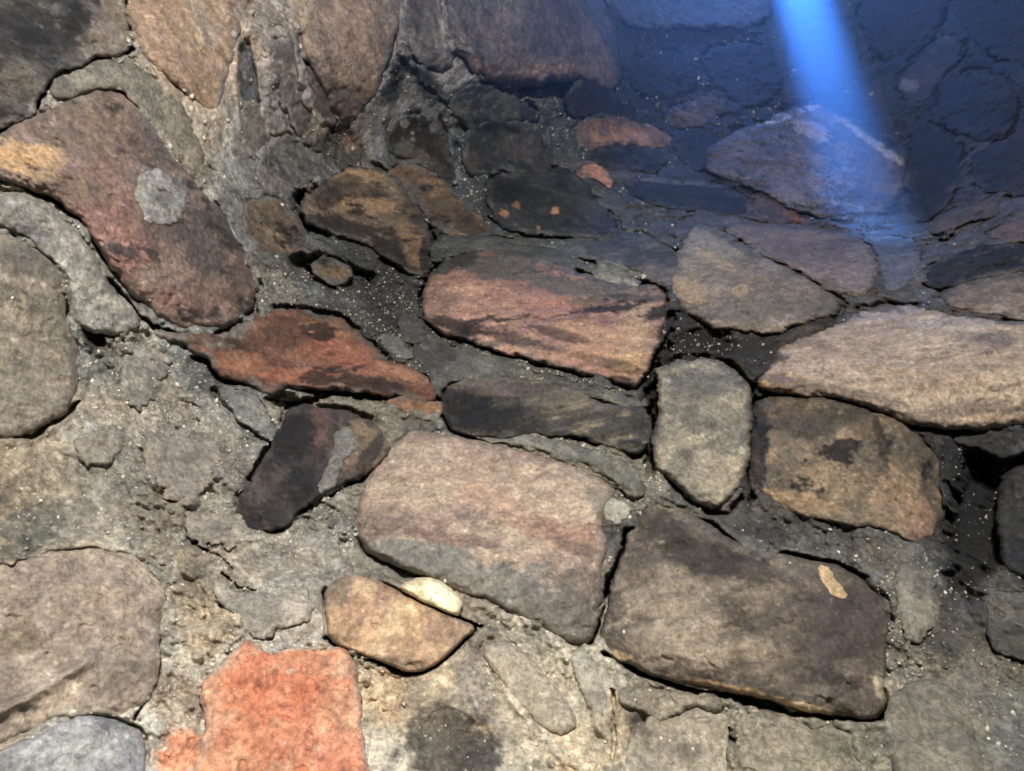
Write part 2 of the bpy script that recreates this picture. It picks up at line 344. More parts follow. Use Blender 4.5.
CRACKS = [   # polyline, half width in pixels, depth (a negative depth raises a ridge)
    ([(-30, 131), (8, 129), (25, 124), (36, 115), (39, 100), (45, 88), (58, 76)], 3.2, .05), ([(58, 73), (80, 68), (98, 58), (115, 61), (132, 49)], 3.8, .05),
    ([(142, 318), (165, 331), (185, 337), (215, 336), (240, 330)], 4.0, .05), ([(108, 282), (124, 298), (140, 318)], 3.4, .04),
    ([(632, 528), (622, 552), (610, 575), (604, 595), (597, 612), (592, 640)], 4.0, .06), ([(606, 655), (640, 674), (690, 690), (740, 700), (790, 714), (840, 718), (888, 718)], 4.6, .05),
    ([(400, 596), (430, 609), (460, 622), (481, 627)], 3.0, .05), ([(326, 640), (345, 651), (380, 666), (410, 674), (425, 670)], 3.0, .03),
    ([(196, 541), (215, 552), (232, 568)], 1.8, .012), ([(222, 572), (240, 586), (256, 590)], 2.0, .02), ([(213, 391), (232, 418), (262, 440), (280, 446)], 5.0, .02),
    ([(0, 438), (30, 436), (60, 418), (78, 403)], 5.0, .025), ([(268, 398), (300, 404), (330, 394), (380, 398)], 5.0, .04), ([(424, 340), (440, 348), (520, 362), (600, 386), (646, 398)], 3.5, -.006),
    ([(752, 500), (750, 440), (753, 400)], 6.0, .05), ([(655, 365), (650, 400), (648, 440), (652, 468)], 7.0, .05), ([(672, 318), (665, 350), (660, 366)], 8.0, .04),
    ([(742, 497), (730, 512), (705, 512), (680, 492)], 4.0, .03), ([(160, 640), (158, 680), (135, 720)], 4.0, .02), ([(612, 690), (616, 720), (612, 760)], 4.0, .02),
    ([(240, 42), (262, 104), (270, 120)], 6.0, -.010), ([(236, 48), (238, 100), (240, 130)], 3.0, -.006), ([(296, 30), (298, 80), (318, 110), (312, 150)], 8.0, -.012), ([(262, 20), (272, 70), (285, 120), (276, 160)], 9.0, -.010),
    ([(306, 60), (330, 105), (332, 130)], 5.0, .02), ([(345, 60), (372, 90), (392, 55), (398, 20)], 5.0, .02), ([(402, 60), (425, 90), (450, 105)], 6.0, .02), ([(392, 62), (388, 90), (386, 118)], 5.0, -.008),
    ([(210, 400), (236, 430), (272, 450), (282, 436)], 6.0, -.007), ([(455, 340), (520, 350), (600, 374), (640, 394)], 10., -.008), ([(500, 650), (540, 690), (560, 720)], 6.0, -.006), ([(560, 645), (590, 690), (598, 730)], 6.0, -.005),
    ([(660, 700), (700, 698), (740, 704), (780, 722)], 7.0, -.008), ([(650, 708), (665, 722), (690, 706), (715, 712)], 3.0, .02), ([(722, 716), (730, 738), (760, 752)], 3.0, .02),
]
HOLLOWS = [  # u, v, half sizes, angle, depth
    (312, 212, 26, 16, 40, .06), (306, 266, 18, 12, 35, .045), (352, 279, 26, 9, 5, .045), (330, 268, 30, 12, 8, .03), (985, 515, 38, 72, 12, .09), (249, 78, 9, 30, -8, .035), (285, 400, 16, 9, 10, .05),
    (405, 82, 10, 26, 14, .02), (345, 150, 18, 22, 0, .025), (560, 88, 60, 10, 0, .03), (700, 345, 30, 14, 0, .03), (655, 420, 8, 50, 4, .03), (470, 128, 18, 10, 0, .03), (505, 190, 22, 18, 0, .02),
    (93, 328, 12, 22, -20, .03), (530, 690, 24, 50, -30, -.010), (600, 680, 18, 50, -10, -.008), (135, 372, 28, 26, 0, -.010), (185, 468, 40, 34, 0, -.012), (250, 410, 30, 30, 0, -.010), (92, 440, 30, 20, 0, -.008),
    (920, 725, 40, 36, 0, -.012), (1000, 600, 30, 24, 0, -.014), (640, 735, 12, 22, 0, .014), (965, 230, 30, 8, -25, .03), (150, 190, 30, 34, 0, -.004), (450, 740, 34, 30, 0, .006),
]
CHIPS_BACK = [(670, 741, 5), (661, 738, 3.5), (510, 762, 4.5), (392, 763, 5.5), (640, 513, 7), (628, 517, 6), (148, 584, 3), (543, 738, 4), (567, 744, 5), (562, 748, 3.5), (538, 708, 3), (690, 736, 4.5), (701, 737, 4), (693, 749, 3.5),
              (1012, 712, 5), (1005, 746, 4), (988, 738, 4), (945, 592, 5), (950, 588, 4), (856, 556, 5), (838, 551, 4), (972, 448, 4), (976, 456, 5), (1000, 475, 4), (40, 500, 4), (118, 390, 5), (126, 402, 4), (445, 581, 4), (624, 632, 4), (650, 690, 4), (790, 563, 4), (635, 700, 4), (737, 80, 3), (697, 78, 3.5), (616, 88, 4)]
CHIPS_LEFT = [(146, 218, 4), (123, 205, 2.5), (170, 146, 6), (184, 90, 6), (192, 96, 5), (204, 180, 4), (176, 160, 3), (262, 300, 4), (12, 298, 3), (128, 40, 6), (234, 35, 7), (240, 104, 4), (92, 322, 4), (98, 350, 4), (150, 300, 3), (282, 205, 5), (60, 212, 4)]
BEAM_FOOT = (870.0, 228.0)
BEAM_OFF = (0.0, 0.0, 0.0)
BEAM_LEAN = (0.24, 0.0)

L_, B_, R_ = 'wall_left', 'wall_back', 'wall_right'
# ---- the leaning left wall
piece('stone', L_, [(-60, -60), (126, -60), (124, 0), (128, 35), (131, 47), (115, 57), (99, 55), (80, 64), (60, 70), (46, 84), (37, 100), (35, 115), (22, 122), (0, 127), (-60, 132)],
      [(66, 63, 58), (86, 80, 72), (44, 43, 42)], 'blackened stone in the top left corner above a black crack', H=.030, edge=7, rough=.006, cf=24, gap=.05, gapw=3,
      blobs=[(112, 18, 26, 40, 15, (150, 134, 116), .8), (96, 50, 20, 10, -20, (138, 124, 110), .7), (20, 85, 30, 26, 0, (112, 102, 88), .5), (40, 30, 50, 30, 0, (50, 49, 48), .6)], ridges=[([(90, 0), (84, 40)], 8, .004)])
piece('stone', L_, [(131, -60), (236, -60), (238, 15), (240, 36), (231, 62), (226, 85), (219, 112), (206, 112), (188, 96), (165, 78), (148, 60), (134, 38), (128, 8)],
      [(176, 146, 116), (160, 132, 106), (190, 160, 130)], 'smooth tan stone at the top beside the blackened corner stone', H=.026, edge=12, rough=.005, rf=9, tilt=(-.00008, 0), cf=12, streaks=(60, 1.8), gap=.01,
      blobs=[(200, 20, 10, 34, -20, (186, 166, 142), .6), (236, 20, 8, 50, 0, (126, 110, 98), .6), (232, 90, 10, 40, 5, (130, 114, 100), .6), (150, 20, 22, 40, 0, (158, 128, 102), .5)], ridges=[([(186, -10), (196, 20), (204, 45)], 6, .004)])
piece('mortar_lump', L_, [(48, 78), (70, 66), (100, 60), (131, 52), (150, 68), (172, 90), (190, 112), (200, 132), (206, 160), (204, 178), (196, 176), (184, 162), (172, 164), (163, 150), (152, 128), (140, 108), (122, 90), (96, 88), (70, 100), (52, 98)],
      [(122, 116, 105), (108, 104, 95), (136, 129, 115)], 'long smooth grey mortar smear below the smooth tan stone', H=.016, edge=12, rough=.004, gap=0, mat=M_MORTAR, blobs=[(178, 150, 10, 20, 20, (92, 88, 82), .5), (60, 86, 16, 12, 0, (96, 92, 86), .6), (180, 140, 16, 40, -30, (150, 140, 122), .5)])
piece('stone', L_, [(-60, 140), (0, 136), (32, 112), (60, 104), (90, 92), (118, 92), (138, 108), (154, 132), (166, 152), (176, 166), (196, 182), (210, 200), (228, 222), (240, 250), (256, 278), (256, 302), (242, 320), (215, 331), (182, 329), (160, 318), (142, 300), (122, 280), (106, 262), (94, 236), (78, 212), (55, 198), (30, 186), (0, 178), (-60, 176)],
      [(134, 112, 98), (118, 101, 88), (144, 118, 103)], 'big reddish brown boulder with an ochre patch on the leaning left wall', rim=.4, H=.040, edge=16, rough=.007, rf=9, cf=11, gap=.04, gapw=4, soot=.10, sootcol=(74, 62, 56),
      blobs=[(22, 160, 40, 16, 12, (206, 164, 112), .95), (52, 158, 18, 12, 0, (196, 158, 112), .7), (118, 240, 30, 46, -35, (156, 106, 94), .7), (100, 190, 40, 36, 30, (140, 106, 92), .6), (70, 185, 40, 14, 25, (116, 98, 80), .6), (110, 130, 30, 30, 0, (122, 98, 80), .6),
             (165, 225, 30, 30, 0, (96, 80, 72), .6), (205, 245, 26, 40, -20, (76, 68, 63), .8), (225, 225, 16, 26, -30, (72, 64, 60), .7), (195, 300, 50, 22, 0, (120, 92, 82), .6), (240, 290, 16, 34, 0, (84, 70, 62), .6), (150, 150, 14, 30, -30, (100, 86, 76), .6), (165, 300, 30, 12, 20, (150, 112, 100), .5)])
STONE_RED_LEFT = PIECES[-1]
piece('mortar_patch', L_, [(137, 178), (150, 170), (170, 172), (184, 182), (188, 198), (184, 214), (172, 224), (158, 226), (144, 216), (136, 200)], [(126, 122, 116), (146, 142, 134), (104, 100, 96)], 'ring of grey mortar stuck to the boulder',
      H=.005, edge=7, rough=.003, on=STONE_RED_LEFT, mat=M_MORTAR, warp=3.5, blobs=[(163, 200, 10, 8, 20, (86, 82, 78), .7)], dents=[(163, 198, 12, 8, 20, .004)])
piece('mortar_lump', L_, [(-60, 184), (0, 186), (30, 195), (56, 206), (66, 220), (84, 232), (97, 250), (104, 275), (120, 292), (138, 306), (142, 324), (128, 334), (108, 334), (90, 336), (70, 322), (66, 285), (56, 262), (40, 250), (20, 236), (0, 226), (-60, 222)],
      [(136, 132, 124), (120, 117, 110), (152, 148, 138)], 'pale gritty mortar band under the big reddish boulder', H=.020, edge=9, rough=.007, rf=26, gap=.006, mat=M_MORTAR, warp=3, ridges=[([(-10, 200), (30, 204), (60, 214)], 10, .006)], blobs=[(30, 232, 24, 10, 15, (96, 94, 92), .6), (90, 325, 12, 14, 0, (160, 156, 146), .6), (10, 205, 50, 14, 10, (126, 122, 114), .6)])
piece('stone', L_, [(-60, 228), (0, 232), (22, 242), (44, 256), (60, 274), (64, 300), (66, 320), (78, 340), (80, 362), (76, 385), (70, 405), (54, 418), (30, 430), (0, 435), (-60, 436)],
      [(134, 124, 106), (120, 112, 98), (146, 134, 114)], 'flat grey beige stone at the left edge under the pale mortar band', H=.016, edge=14, rough=.005, rf=11, cf=16, gap=.015, streaks=(10, 1.6), blobs=[(24, 262, 30, 14, 20, (92, 88, 82), .7), (50, 300, 16, 40, 0, (112, 104, 92), .5), (78, 345, 10, 30, 0, (96, 88, 82), .6)])
piece('stone', L_, [(310, -60), (398, -60), (402, 0), (398, 30), (386, 58), (378, 90), (362, 112), (345, 122), (330, 112), (322, 84), (306, 60), (300, 30), (316, 20)],
      [(150, 128, 112), (126, 110, 100), (166, 142, 122)], 'pinkish tan stone at the top with a dark wedge at its lower end', H=.026, edge=10, rough=.006, rf=11, cf=13, streaks=(65, 1.6), gap=.02, blobs=[(365, 20, 30, 40, 0, (146, 120, 106), .5), (338, 95, 20, 26, 0, (90, 80, 76), .7), (386, 20, 16, 50, 0, (96, 88, 86), .6), (350, 75, 16, 12, 0, (174, 156, 134), .5), (360, 108, 20, 12, -20, (112, 96, 86), .6)])
piece('stone', L_, [(290, -60), (308, -60), (314, 10), (312, 26), (302, 34), (294, 22), (288, 0)], [(172, 148, 124), (150, 130, 112)], 'narrow tan stone wedged high against the pinkish stone', H=.018, edge=7, gap=.015)
piece('stone', L_, [(448, -60), (585, -60), (598, -8), (608, 14), (616, 40), (622, 66), (618, 86), (608, 90), (594, 82), (562, 78), (532, 84), (505, 84), (482, 76), (464, 62), (452, 40), (446, 10)],
      [(104, 96, 102), (84, 82, 92), (124, 110, 108)], 'big rounded slate coloured stone overhanging at the top centre', H=.050, edge=18, rough=.009, rf=9, cf=10, gap=.03, gapw=5, streaks=(55, 1.5), sink=.0,
      blobs=[(470, 66, 30, 10, 30, (140, 116, 104), .8), (560, 72, 50, 8, 0, (140, 116, 106), .7), (600, 60, 14, 36, -20, (134, 122, 124), .7), (540, 20, 40, 30, 0, (70, 72, 88), .6), (560, 50, 40, 8, 0, (66, 68, 84), .6), (470, 20, 20, 30, 0, (86, 82, 86), .6), (510, 12, 14, 20, 10, (128, 118, 118), .6)])
piece('stone', L_, [(404, -60), (444, -60), (440, 0), (438, 24), (444, 50), (452, 66), (440, 72), (424, 62), (410, 46), (402, 20)], [(104, 98, 96), (84, 82, 84), (126, 116, 112)], 'streaky grey stone left of the overhanging slate coloured stone', H=.016, edge=9, rough=.008, rf=18, streaks=(75, 2.5), gap=.015, blobs=[(414, 10, 10, 30, 0, (72, 71, 74), .6)])
piece('stone', L_, [(242, 208), (262, 198), (286, 204), (300, 218), (308, 236), (304, 248), (286, 256), (262, 254), (246, 240), (240, 222)], [(104, 86, 70), (88, 76, 66), (122, 100, 78)], 'small brown stone between the big boulder and the dark hollow', H=.016, edge=10, rough=.006, rf=20, gap=.01, soot=.12)
piece('stone', L_, [(238, 100), (250, 104), (262, 104), (268, 128), (266, 150), (252, 158), (240, 140)], [(112, 108, 102), (100, 96, 92), (124, 116, 106)], 'smooth grey stone sliver under the dark wedge shaped pit', H=.012, edge=7, gap=.008, streaks=(80, 2))
piece('stone', L_, [(268, 140), (292, 136), (318, 146), (328, 160), (316, 178), (300, 186), (280, 184), (264, 170)], [(96, 94, 90), (80, 79, 78), (112, 108, 102)], 'dull grey stone just above the brown stone', H=.014, edge=9, gap=.01, rough=.007, rf=20)
piece('stone', L_, [(306, 62), (324, 72), (334, 96), (336, 122), (322, 126), (312, 108), (304, 86)], [(96, 88, 86), (84, 78, 78), (118, 106, 98)], 'thin grey stone under the narrow tan stone', H=.014, edge=7, gap=.01)
piece('stone', L_, [(272, 40), (292, 36), (298, 60), (302, 92), (316, 116), (312, 134), (296, 132), (284, 104), (276, 74)], [(114, 106, 100), (98, 93, 90), (130, 120, 108)], 'upright knobbly grey stone beside the wedge shaped pit', H=.016, edge=8, rough=.007, rf=22, gap=.01)
# ---- the back wall, top courses
piece('stone', B_, [(388, 128), (398, 116), (418, 114), (434, 118), (444, 136), (452, 158), (456, 180), (448, 186), (434, 172), (416, 162), (398, 156), (388, 144)], [(46, 43, 43), (60, 55, 52), (38, 37, 38)], 'soot black stone standing above the brown ridge stone', H=.026, edge=8, gap=.02,
      blobs=[(405, 124, 5, 4, 0, (140, 138, 132), .9), (412, 133, 2.5, 2.5, 0, (130, 128, 122), .9), (413, 139, 2.5, 2.5, 0, (130, 128, 122), .9), (404, 148, 8, 9, 0, (104, 102, 98), .7), (433, 127, 4, 6, 10, (120, 118, 112), .8), (420, 158, 14, 8, 20, (96, 80, 66), .6)])
piece('stone', B_, [(386, 166), (404, 160), (424, 166), (442, 180), (460, 198), (478, 214), (493, 232), (484, 240), (464, 236), (444, 232), (430, 220), (418, 200), (404, 186), (390, 178)], [(116, 92, 72), (94, 78, 64), (134, 106, 80)], 'brown slab sloping down behind the dark ridged stone', H=.020, edge=9, rough=.006, rf=18, streaks=(-40, 2), gap=.015, soot=.12, blobs=[(470, 226, 20, 10, 35, (66, 58, 54), .7)])
piece('stone', B_, [(298, 208), (310, 192), (326, 182), (344, 170), (366, 166), (384, 172), (402, 188), (414, 204), (424, 220), (431, 240), (429, 262), (424, 280), (414, 274), (398, 262), (378, 250), (352, 238), (328, 232), (308, 222)],
      [(112, 94, 76), (94, 79, 66), (70, 61, 53)], 'dark stone with a tan ridge jutting over the mortar hollow', rim=.35, H=.046, edge=9, rough=.007, rf=15, streaks=(-15, 2), gap=.05, gapw=6, soot=.12,
      ridges=[([(318, 196), (350, 192), (392, 190), (408, 210), (424, 240), (428, 270)], 9, .016)], blobs=[(360, 176, 30, 7, 0, (176, 142, 102), .8), (345, 182, 20, 6, -10, (74, 68, 62), .7), (395, 185, 14, 10, 40, (150, 134, 112), .6), (360, 205, 40, 8, 5, (160, 126, 92), .7), (405, 250, 30, 14, 45, (62, 53, 46), .85), (345, 226, 44, 9, 14, (50, 45, 42), .9), (330, 198, 16, 10, -20, (48, 44, 42), .8), (388, 250, 24, 10, 35, (46, 42, 39), .85), (410, 240, 10, 26, -20, (132, 104, 76), .6), (424, 258, 4, 20, 0, (34, 32, 32), .8)])
STONE_RIDGE = PIECES[-1]
piece('stone', B_, [(312, 262), (326, 256), (342, 262), (352, 274), (346, 284), (330, 282), (316, 276)], [(118, 96, 72), (84, 74, 64), (136, 112, 82)], 'little brown stone lodged in the mortar hollow', H=.016, edge=6, gap=.03, gapw=6, soot=.2)
piece('stone', B_, [(452, 96), (470, 82), (492, 88), (520, 100), (536, 112), (538, 122), (518, 120), (496, 124), (476, 130), (460, 122), (448, 110)], [(72, 74, 80), (56, 60, 70), (92, 92, 92)], 'grey slab tucked below the overhanging slate coloured stone', H=.026, edge=8, gap=.03, gapw=5, streaks=(20, 2), blobs=[(480, 86, 14, 6, 20, (52, 56, 68), .7), (462, 110, 10, 10, 0, (112, 112, 106), .7)])
piece('stone', B_, [(462, 136), (478, 124), (500, 118), (522, 121), (536, 130), (544, 146), (552, 164), (548, 178), (530, 176), (508, 170), (490, 172), (472, 176), (462, 160)], [(56, 57, 62), (70, 68, 68), (44, 46, 52)], 'sooty block with a pitted lower left corner in the second upper course', H=.034, edge=9, gap=.03, gapw=6, rough=.007, blobs=[(522, 145, 22, 16, 10, (80, 76, 74), .6), (500, 127, 40, 6, 0, (38, 40, 46), .8)])
piece('stone', B_, [(486, 190), (498, 176), (520, 170), (546, 174), (566, 166), (580, 178), (594, 198), (608, 216), (622, 236), (604, 240), (578, 236), (548, 236), (520, 232), (500, 224), (488, 208)], [(50, 51, 55), (62, 61, 63), (40, 42, 47)], 'broad black stone speckled with three orange spots', H=.036, edge=10, rough=.007, gap=.03, gapw=6, tilt=(-.00005, .0001),
      blobs=[(504, 213, 5, 4, 20, (190, 132, 80), 1), (516, 205, 4, 4, 60, (160, 116, 78), .9), (555, 210, 4, 4, -20, (196, 142, 96), 1), (538, 228, 3, 3, 0, (150, 110, 80), .8), (505, 192, 18, 12, -20, (32, 33, 37), .8), (590, 210, 18, 8, 50, (74, 74, 76), .6)], ridges=[([(548, 178), (570, 200), (600, 232)], 6, .006)])
piece('stone', B_, [(430, 244), (450, 236), (476, 234), (505, 240), (535, 246), (562, 250), (586, 260), (582, 270), (560, 268), (532, 262), (505, 256), (478, 250), (452, 256), (438, 262), (428, 256)], [(72, 73, 72), (56, 57, 58), (88, 88, 84)], 'thin grey slab lying over the long pink stone', H=.022, edge=6, gap=.02, streaks=(-10, 3))
piece('stone', B_, [(556, 246), (572, 238), (592, 231), (614, 236), (640, 236), (662, 244), (676, 258), (684, 272), (672, 288), (656, 282), (634, 270), (608, 262), (584, 258)], [(82, 80, 76), (64, 64, 64), (104, 98, 90)], 'low brownish slab left of the pale smooth block', H=.022, edge=7, gap=.02, streaks=(-15, 2), blobs=[(655, 275, 24, 12, 30, (112, 104, 96), .6)])
piece('stone', B_, [(577, 170), (582, 163), (591, 160), (601, 163), (608, 172), (614, 182), (609, 188), (601, 181), (592, 177), (583, 178), (577, 176)], [(206, 144, 118), (190, 132, 110), (220, 158, 130)], 'little bright peach coloured stone chip', H=.012, edge=4, warp=1, gap=.01, rough=.003)
piece('stone', B_, [(574, 126), (588, 120), (608, 116), (630, 117), (650, 124), (664, 132), (680, 142), (668, 147), (648, 146), (624, 142), (604, 146), (588, 150), (575, 146)], [(138, 106, 88), (112, 92, 84), (160, 120, 94)], 'peach brown stone in the upper middle over a black one', H=.026, edge=7, gap=.02, streaks=(-10, 2), blobs=[(584, 135, 10, 16, 0, (96, 92, 94), .7), (632, 138, 24, 7, 10, (182, 136, 108), .8)])
piece('stone', B_, [(584, 152), (606, 147), (630, 145), (652, 148), (668, 154), (664, 166), (652, 172), (628, 170), (604, 166), (588, 162)], [(32, 35, 40), (42, 43, 48), (26, 29, 35)], 'black stone directly below the peach brown stone', H=.026, edge=7, gap=.02)
piece('stone', B_, [(566, 100), (574, 84), (586, 73), (598, 78), (610, 92), (626, 104), (640, 112), (636, 120), (612, 115), (588, 118), (570, 116)], [(33, 36, 43), (42, 43, 50), (27, 30, 37)], 'pointed black stone under the right end of the overhang', H=.030, edge=7, gap=.02)
piece('stone', B_, [(664, 114), (684, 104), (702, 96), (716, 90), (730, 98), (728, 110), (716, 118), (700, 126), (684, 128), (670, 126)], [(104, 84, 80), (84, 76, 80), (122, 98, 90)], 'reddish brown stone in the sooty upper middle', H=.024, edge=6, gap=.02, rough=.008, rf=24, soot=.15, sootcol=(50, 50, 58))
piece('stone', B_, [(672, 132), (690, 130), (712, 126), (722, 134), (712, 152), (706, 166), (692, 170), (680, 160), (670, 146)], [(39, 40, 46), (48, 48, 52), (32, 34, 40)], 'small dark stone left of the big lavender boulder', H=.024, edge=7, gap=.02)
piece('stone', B_, [(704, 164), (708, 148), (722, 138), (740, 130), (762, 124), (784, 114), (800, 106), (814, 103), (834, 110), (856, 122), (880, 140), (901, 155), (906, 172), (902, 196), (892, 210), (868, 218), (836, 218), (806, 214), (782, 204), (758, 188), (732, 178), (712, 174)],
      [(116, 108, 114), (96, 92, 104), (136, 126, 128)], 'big lavender grey boulder where the blue light shaft falls', H=.060, edge=16, rough=.010, rf=9, gap=.03, gapw=6, cf=12, soot=.08, sootcol=(70, 70, 84), ridges=[([(706, 155), (740, 134), (790, 114), (814, 106), (850, 122), (900, 158)], 5, .010), ([(790, 122), (820, 130), (850, 148), (890, 164)], 6, .010)],
      blobs=[(790, 114, 46, 4, -18, (214, 208, 208), .9), (812, 130, 22, 9, 20, (200, 188, 190), .8), (870, 140, 50, 4, 35, (204, 200, 206), .85), (740, 160, 36, 18, 0, (98, 92, 96), .6)])  # pale blobs along the top paint the daylight rim highlight
piece('stone', B_, [(618, 182), (640, 176), (668, 178), (696, 180), (722, 186), (744, 196), (752, 210), (742, 218), (712, 212), (684, 208), (656, 206), (632, 200)], [(35, 36, 41), (43, 43, 47), (29, 31, 36)], 'long black stone under the lavender boulder', H=.026, edge=7, gap=.02, streaks=(-8, 2.5), blobs=[(690, 182, 50, 3, 3, (128, 124, 124), .6)])
piece('stone', B_, [(745, 204), (758, 192), (778, 198), (796, 210), (800, 220), (782, 224), (762, 216)], [(92, 70, 62), (76, 62, 60), (124, 86, 66)], 'rusty orange stone at the foot of the lavender boulder', H=.018, edge=6, gap=.015)
piece('stone', B_, [(676, 222), (698, 212), (730, 212), (756, 218), (742, 228), (712, 228), (690, 234), (676, 240)], [(94, 92, 92), (78, 78, 82), (112, 106, 102)], 'thin grey capping slab on the pale smooth block', H=.020, edge=6, gap=.01)
piece('stone', B_, [(664, 170), (690, 166), (704, 176), (698, 184), (676, 186), (656, 180)], [(70, 72, 80), (56, 60, 68)], 'small slate grey stone beside the lavender boulder', H=.02, edge=6, gap=.02)
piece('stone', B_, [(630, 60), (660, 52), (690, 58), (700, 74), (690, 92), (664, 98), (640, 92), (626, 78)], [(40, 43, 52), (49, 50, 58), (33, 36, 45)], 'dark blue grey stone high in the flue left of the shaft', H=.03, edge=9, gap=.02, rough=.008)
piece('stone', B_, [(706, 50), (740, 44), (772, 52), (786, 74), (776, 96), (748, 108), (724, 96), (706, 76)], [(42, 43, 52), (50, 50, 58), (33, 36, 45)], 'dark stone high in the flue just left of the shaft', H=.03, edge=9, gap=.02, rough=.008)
piece('stone', B_, [(588, -60), (768, -60), (770, 10), (762, 24), (730, 29), (690, 27), (650, 29), (622, 24), (606, 4)], [(92, 104, 130), (104, 112, 134), (80, 90, 114)], 'lintel stone tinted with the blue glow at the very top of the flue', H=.05, edge=8, gap=.02, rough=.006)  # the blue daylight glow is put into this stone's colour
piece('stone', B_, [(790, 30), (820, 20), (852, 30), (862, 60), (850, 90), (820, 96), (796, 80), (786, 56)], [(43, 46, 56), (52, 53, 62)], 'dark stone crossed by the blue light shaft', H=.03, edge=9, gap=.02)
# ---- the dark right wall
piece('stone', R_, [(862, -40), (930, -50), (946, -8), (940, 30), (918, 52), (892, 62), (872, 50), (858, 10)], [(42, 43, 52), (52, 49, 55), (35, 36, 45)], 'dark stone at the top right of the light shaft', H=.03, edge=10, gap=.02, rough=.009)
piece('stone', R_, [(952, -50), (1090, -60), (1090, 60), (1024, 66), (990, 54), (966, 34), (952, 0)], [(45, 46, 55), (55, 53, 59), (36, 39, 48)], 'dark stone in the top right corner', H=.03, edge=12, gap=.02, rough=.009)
piece('stone', R_, [(896, 82), (912, 66), (932, 44), (948, 34), (962, 44), (958, 60), (946, 72), (934, 84), (926, 98), (908, 100)], [(81, 66, 66), (66, 59, 63), (96, 81, 76)], 'pinkish grey stone streak on the dark right wall', H=.022, edge=6, gap=.015, streaks=(45, 2), blobs=[(908, 84, 10, 7, 0, (150, 130, 120), .7), (941, 36, 6, 7, 0, (140, 118, 112), .7)])
piece('stone', R_, [(938, 88), (960, 74), (984, 70), (1010, 82), (1020, 108), (1006, 136), (980, 142), (952, 132), (936, 112)], [(43, 45, 52), (55, 53, 58), (35, 36, 43)], 'dark rounded stone below the pinkish streak', H=.03, edge=10, gap=.02, rough=.009, soot=.1)
piece('stone', R_, [(908, 136), (924, 116), (944, 134), (962, 148), (960, 180), (946, 204), (926, 222), (912, 216), (908, 180)], [(36, 37, 45), (45, 45, 50), (29, 31, 38)], 'black stone right of the lavender boulder', H=.03, edge=9, gap=.02)
piece('stone', R_, [(966, 152), (996, 146), (1026, 130), (1090, 120), (1090, 190), (1030, 196), (1000, 192), (974, 186)], [(39, 40, 45), (49, 48, 50), (30, 32, 37)], 'black stone at the right edge above the brown ledge', H=.028, edge=9, gap=.02, rough=.009)
piece('stone', R_, [(926, 232), (940, 220), (958, 212), (976, 204), (992, 192), (1000, 204), (996, 214), (976, 218), (958, 228), (940, 234)], [(95, 78, 69), (79, 68, 63), (108, 88, 76)], 'ragged tan brown ledge stone on the dark right wall', H=.022, edge=5, warp=3, gap=.02, rough=.008)
piece('stone', R_, [(988, 236), (1002, 224), (1024, 218), (1090, 212), (1090, 238), (1030, 240), (1008, 242)], [(114, 92, 81), (101, 82, 73), (124, 102, 88)], 'peach tan stone at the right edge over the black slab', H=.022, edge=6, gap=.02)
piece('stone', R_, [(920, 276), (936, 262), (960, 250), (986, 244), (1020, 244), (1090, 242), (1090, 266), (1030, 268), (990, 276), (960, 284), (936, 290)], [(33, 32, 34), (43, 41, 40), (26, 26, 28)], 'black layered slab at the right edge', H=.024, edge=6, gap=.025, rough=.012, rf=26, streaks=(15, 3.5))
piece('stone', R_, [(936, 296), (958, 288), (984, 280), (1024, 270), (1090, 268), (1090, 318), (1024, 320), (990, 314), (958, 308)], [(122, 106, 92), (104, 92, 82), (140, 120, 102)], 'brown beige stone at the right edge above the long pale one', H=.022, edge=8, gap=.015, streaks=(8, 2.5), blobs=[(1000, 312, 40, 7, 3, (158, 142, 126), .6)])
# ---- the back wall, middle courses
piece('stone', B_, [(670, 297), (673, 276), (678, 256), (688, 234), (700, 225), (716, 227), (732, 238), (752, 250), (780, 266), (806, 278), (828, 292), (842, 306), (836, 315), (808, 322), (778, 330), (744, 332), (712, 325), (688, 313)],
      [(142, 128, 110), (124, 112, 98), (156, 139, 119)], 'pale smooth block with a steep left face, directly right of the pink red stone', rim=.35, H=.048, edge=11, rough=.006, rf=10, cf=13, streaks=(-25, 2.2), gap=.03, gapw=6, ridges=[([(690, 240), (716, 256), (740, 262), (800, 292)], 8, .008)],
      blobs=[(702, 244, 24, 18, 20, (156, 144, 124), .7), (690, 290, 20, 12, 20, (178, 150, 114), .7), (740, 290, 8, 6, 0, (182, 152, 112), .8), (720, 262, 24, 5, 30, (176, 152, 118), .6), (800, 305, 40, 14, 10, (98, 90, 83), .6), (745, 312, 40, 14, 5, (108, 100, 90), .7), (735, 244, 30, 5, 30, (92, 87, 80), .7), (768, 280, 30, 12, 25, (114, 102, 90), .6)])
piece('stone', B_, [(720, 226), (744, 222), (776, 224), (812, 229), (846, 232), (868, 244), (878, 264), (876, 284), (866, 294), (846, 296), (828, 288), (804, 274), (776, 260), (750, 246), (732, 236)],
      [(116, 100, 98), (100, 88, 88), (132, 114, 108)], 'mauve brown rounded stone lying behind the pale smooth block', rim=.4, H=.036, edge=10, rough=.006, rf=11, cf=13, streaks=(-14, 3), gap=.02, blobs=[(860, 268, 16, 24, 0, (140, 124, 120), .7), (780, 235, 50, 6, 3, (134, 116, 108), .6)])
piece('stone', B_, [(856, 231), (886, 233), (910, 242), (922, 258), (916, 278), (900, 290), (882, 292), (882, 268), (874, 246)], [(104, 106, 116), (88, 92, 104), (122, 122, 128)], 'bluish grey stone at the foot of the light shaft', rim=.4, H=.028, edge=9, rough=.006, gap=.015, streaks=(-10, 2))
